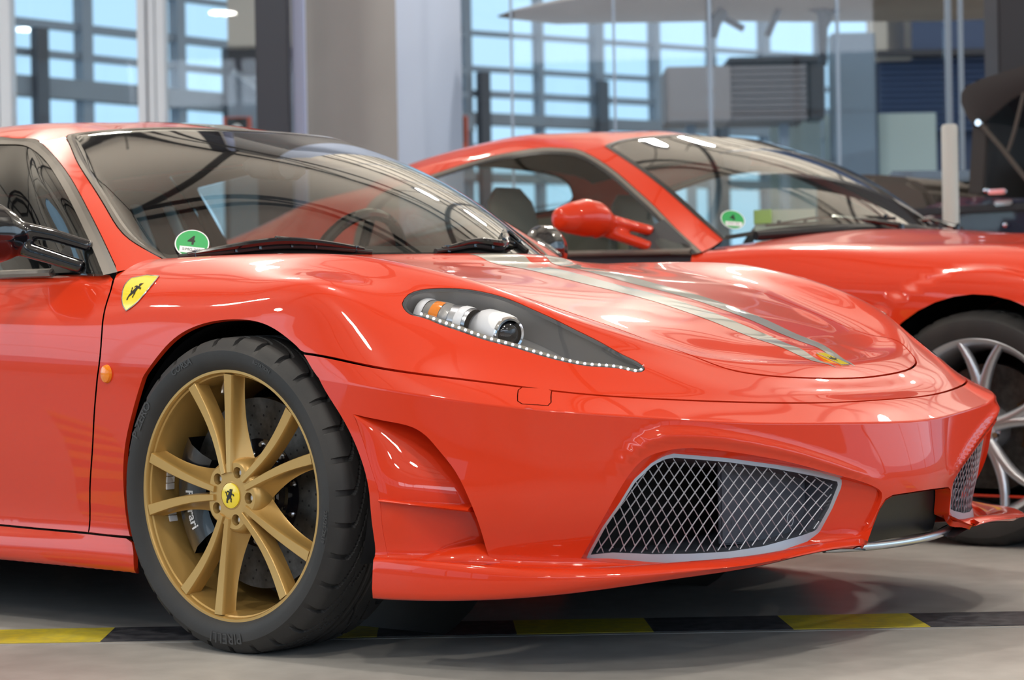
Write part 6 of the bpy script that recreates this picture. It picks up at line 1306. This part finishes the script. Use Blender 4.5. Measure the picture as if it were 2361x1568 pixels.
b = MB(); b.tube([(1.86, -.2, 2.50), (1.72, -.2, 2.56)], .016, 8); b.tube([(1.92, -.2, 2.48), (2.05, -.2, 2.56)], .016, 8); b.tube([(1.55, -.2, 2.36), (1.62, -.2, 2.52)], .02, 8); b.build('brace', m_dk, wg, smooth=True)
for x in (.8, 1.9, 3.0): MB().tube([(x, 0, 2.62), (x, 0, HH - .9)], .006, 6).build('hanging_wire', m_steel, wg, smooth=True)
# glass show enclosure: thin posts, pale base panes
r = empty('glass_enclosure', hall(0, 11.7)); r.rotation_euler = (0, 0, HYAW); r.scale = (1.23, 1, 1.2); tag(r, 'glass screen with thin vertical metal posts behind the second car', 'glass screen')
for x, w_ in ((.02, .012), (.47, .010), (.89, .016), (1.45, .012), (1.935, .024), (1.99, .018)): MB().box((x, 0, 2.05 if x < 1.9 else 1.02), (w_, .03, 4.1 if x < 1.9 else 2.05)).build('post', m_post if x < 1.9 else mat('pale_profile', (.22, .27, .34), .4), r)
MB().box((1.72, 0, 2.04), (.46, .03, .02)).build('top_rail', m_post, r)
for a, c in ((.03, .88), (.90, 1.92)): MB().box(((a + c) / 2, .01, 1.02), (c - a - .01, .01, 2.02)).build('pane', M['pane'], r)
# short white post at the right
r = empty('guide_post', hall(1.83, 9.0)); r.rotation_euler = (0, 0, HYAW); tag(r, 'short white round-topped post between the blue tourer and the glass screen', 'post')
MB().lathe([(0, 1.465), (.028, 1.462), (.034, 1.452), (.034, .02), (.10, .015), (.10, 0), (0, 0)], axis='Z', n=24).build('shaft', mat('white_post', (.50, .50, .47), .4), r, smooth=True)
# partition with blinds, at the right
r = tag(empty('wall_3', hall(3.1, 18)), kind='structure'); r.rotation_euler = (0, 0, HYAW)
m_bl = mat('dark_blue_blind', (.055, .095, .20), .5); m_bl2 = mat('blue_fascia', (.05, .085, .18), .5)
for k in range(13): MB().box((.9, .1, 2.26 + .048 * k), (1.8, .06, .026), rx=.5).build('slat', m_bl, r)
MB().box((.9, .3, 2.3), (1.9, .05, 1.6)).build('backing', mat('blue_backing', (.035, .06, .13), .6), r)
MB().box((.9, 0, 2.86), (1.9, .3, .05)).build('head_rail', m_dk, r); MB().box((1.0, .05, 3.12), (1.9, .2, .45)).build('fascia', m_bl2, r); MB().box((1.0, 0, 3.38), (2.1, .3, .10)).build('head_rail', m_dk, r); MB().box((1.0, .05, 4.6), (2.1, .2, 2.4)).build('fascia', m_bl2, r)
MB().box((.08, .05, 3.0), (.34, .2, .36)).build('vent_box', m_wall, r)
m_pg = mat('pale_green_panel', (.36, .47, .50), .5)
tr_ = empty('display_screen', hall(2.05, 17)); tr_.rotation_euler = (0, 0, HYAW); tag(tr_, 'pale frosted panel screen standing behind the cars at the right', 'screen')
for k, (a, c) in enumerate(((0, .40), (.42, .83), (.85, 1.30))): MB().box(((a + c) / 2, 0, 1.18), (c - a, .04, 2.2)).build('panel', m_pg, tr_, bevel=.006)
MB().box((.65, 0, .04), (1.4, .4, .08)).build('base', m_post, tr_)
tw = empty('office_block_model', hall(2.45, 16.5)); tw.rotation_euler = (0, 0, HYAW)
tag(tw, 'dark blue-grey tall panel standing before the far windows', 'panel')
MB().box((.17, 0, 1.42), (.33, .2, 2.84)).build('panel', mat('slate_blue_panel', (.13, .19, .27), .5), tw, bevel=.01)
tw.name = 'tall_panel'
tag(box_thing('wall_4', 2.265, 2.75, 10, 10.3, 0, HH, mat('dark_brown_post', (.03, .028, .034), .6)), kind='structure')
# the unclear lime patch in the second car is its flat panel
# ------------------------------------------------------------------ ceiling spotlights
m_on = mat('lamp_glow', (1, 1, 1), .5, emit=(1, .97, .90), estr=30)
m_can = mat('lamp_housing', (.5, .5, .52), .4)
n_l = 0
for X, Z in ((-2.05, 9.8), (-7.1, 5.15), (-3.4, 2.0), (-10.2, 3.7), (1.57, 12.4), (4.3, 9.1), (3.1, 19.0), (.87, 10.7), (5.7, 12.35), (-.6, -1.4), (3.4, -1.0), (.4, 1.2), (-1.4, 5.0), (3.2, 4.4), (-2.6, -3.2)):
    h = 4.53
    r = empty('ceiling_spotlight', hall(X, Z, h)); tag(r, 'round ceiling spotlight hanging over the parked cars', 'lamp', 'ceiling spotlights over the cars')
    MB().lathe([(.165, -.02), (.18, 0), (.18, .16), (.03, .2), (0, .2)], axis='Z', n=20).build('housing', m_can, r, smooth=True)
    MB().lathe([(0, 0), (.164, 0)], axis='Z', n=20).build('bulb_glass', m_on, r)
    MB().tube([(0, 0, .2), (0, 0, HH - h - .9)], .008, 6).build('rod', m_steel, r, smooth=True)
    l = bpy.data.lights.new('spot_beam', 'AREA'); l.shape = 'DISK'; l.size = .32; l.energy = 54; l.color = (1, .93, .82)
    o = bpy.data.objects.new('spot_beam', l); link(o, r); o.location = (0, 0, -.03)
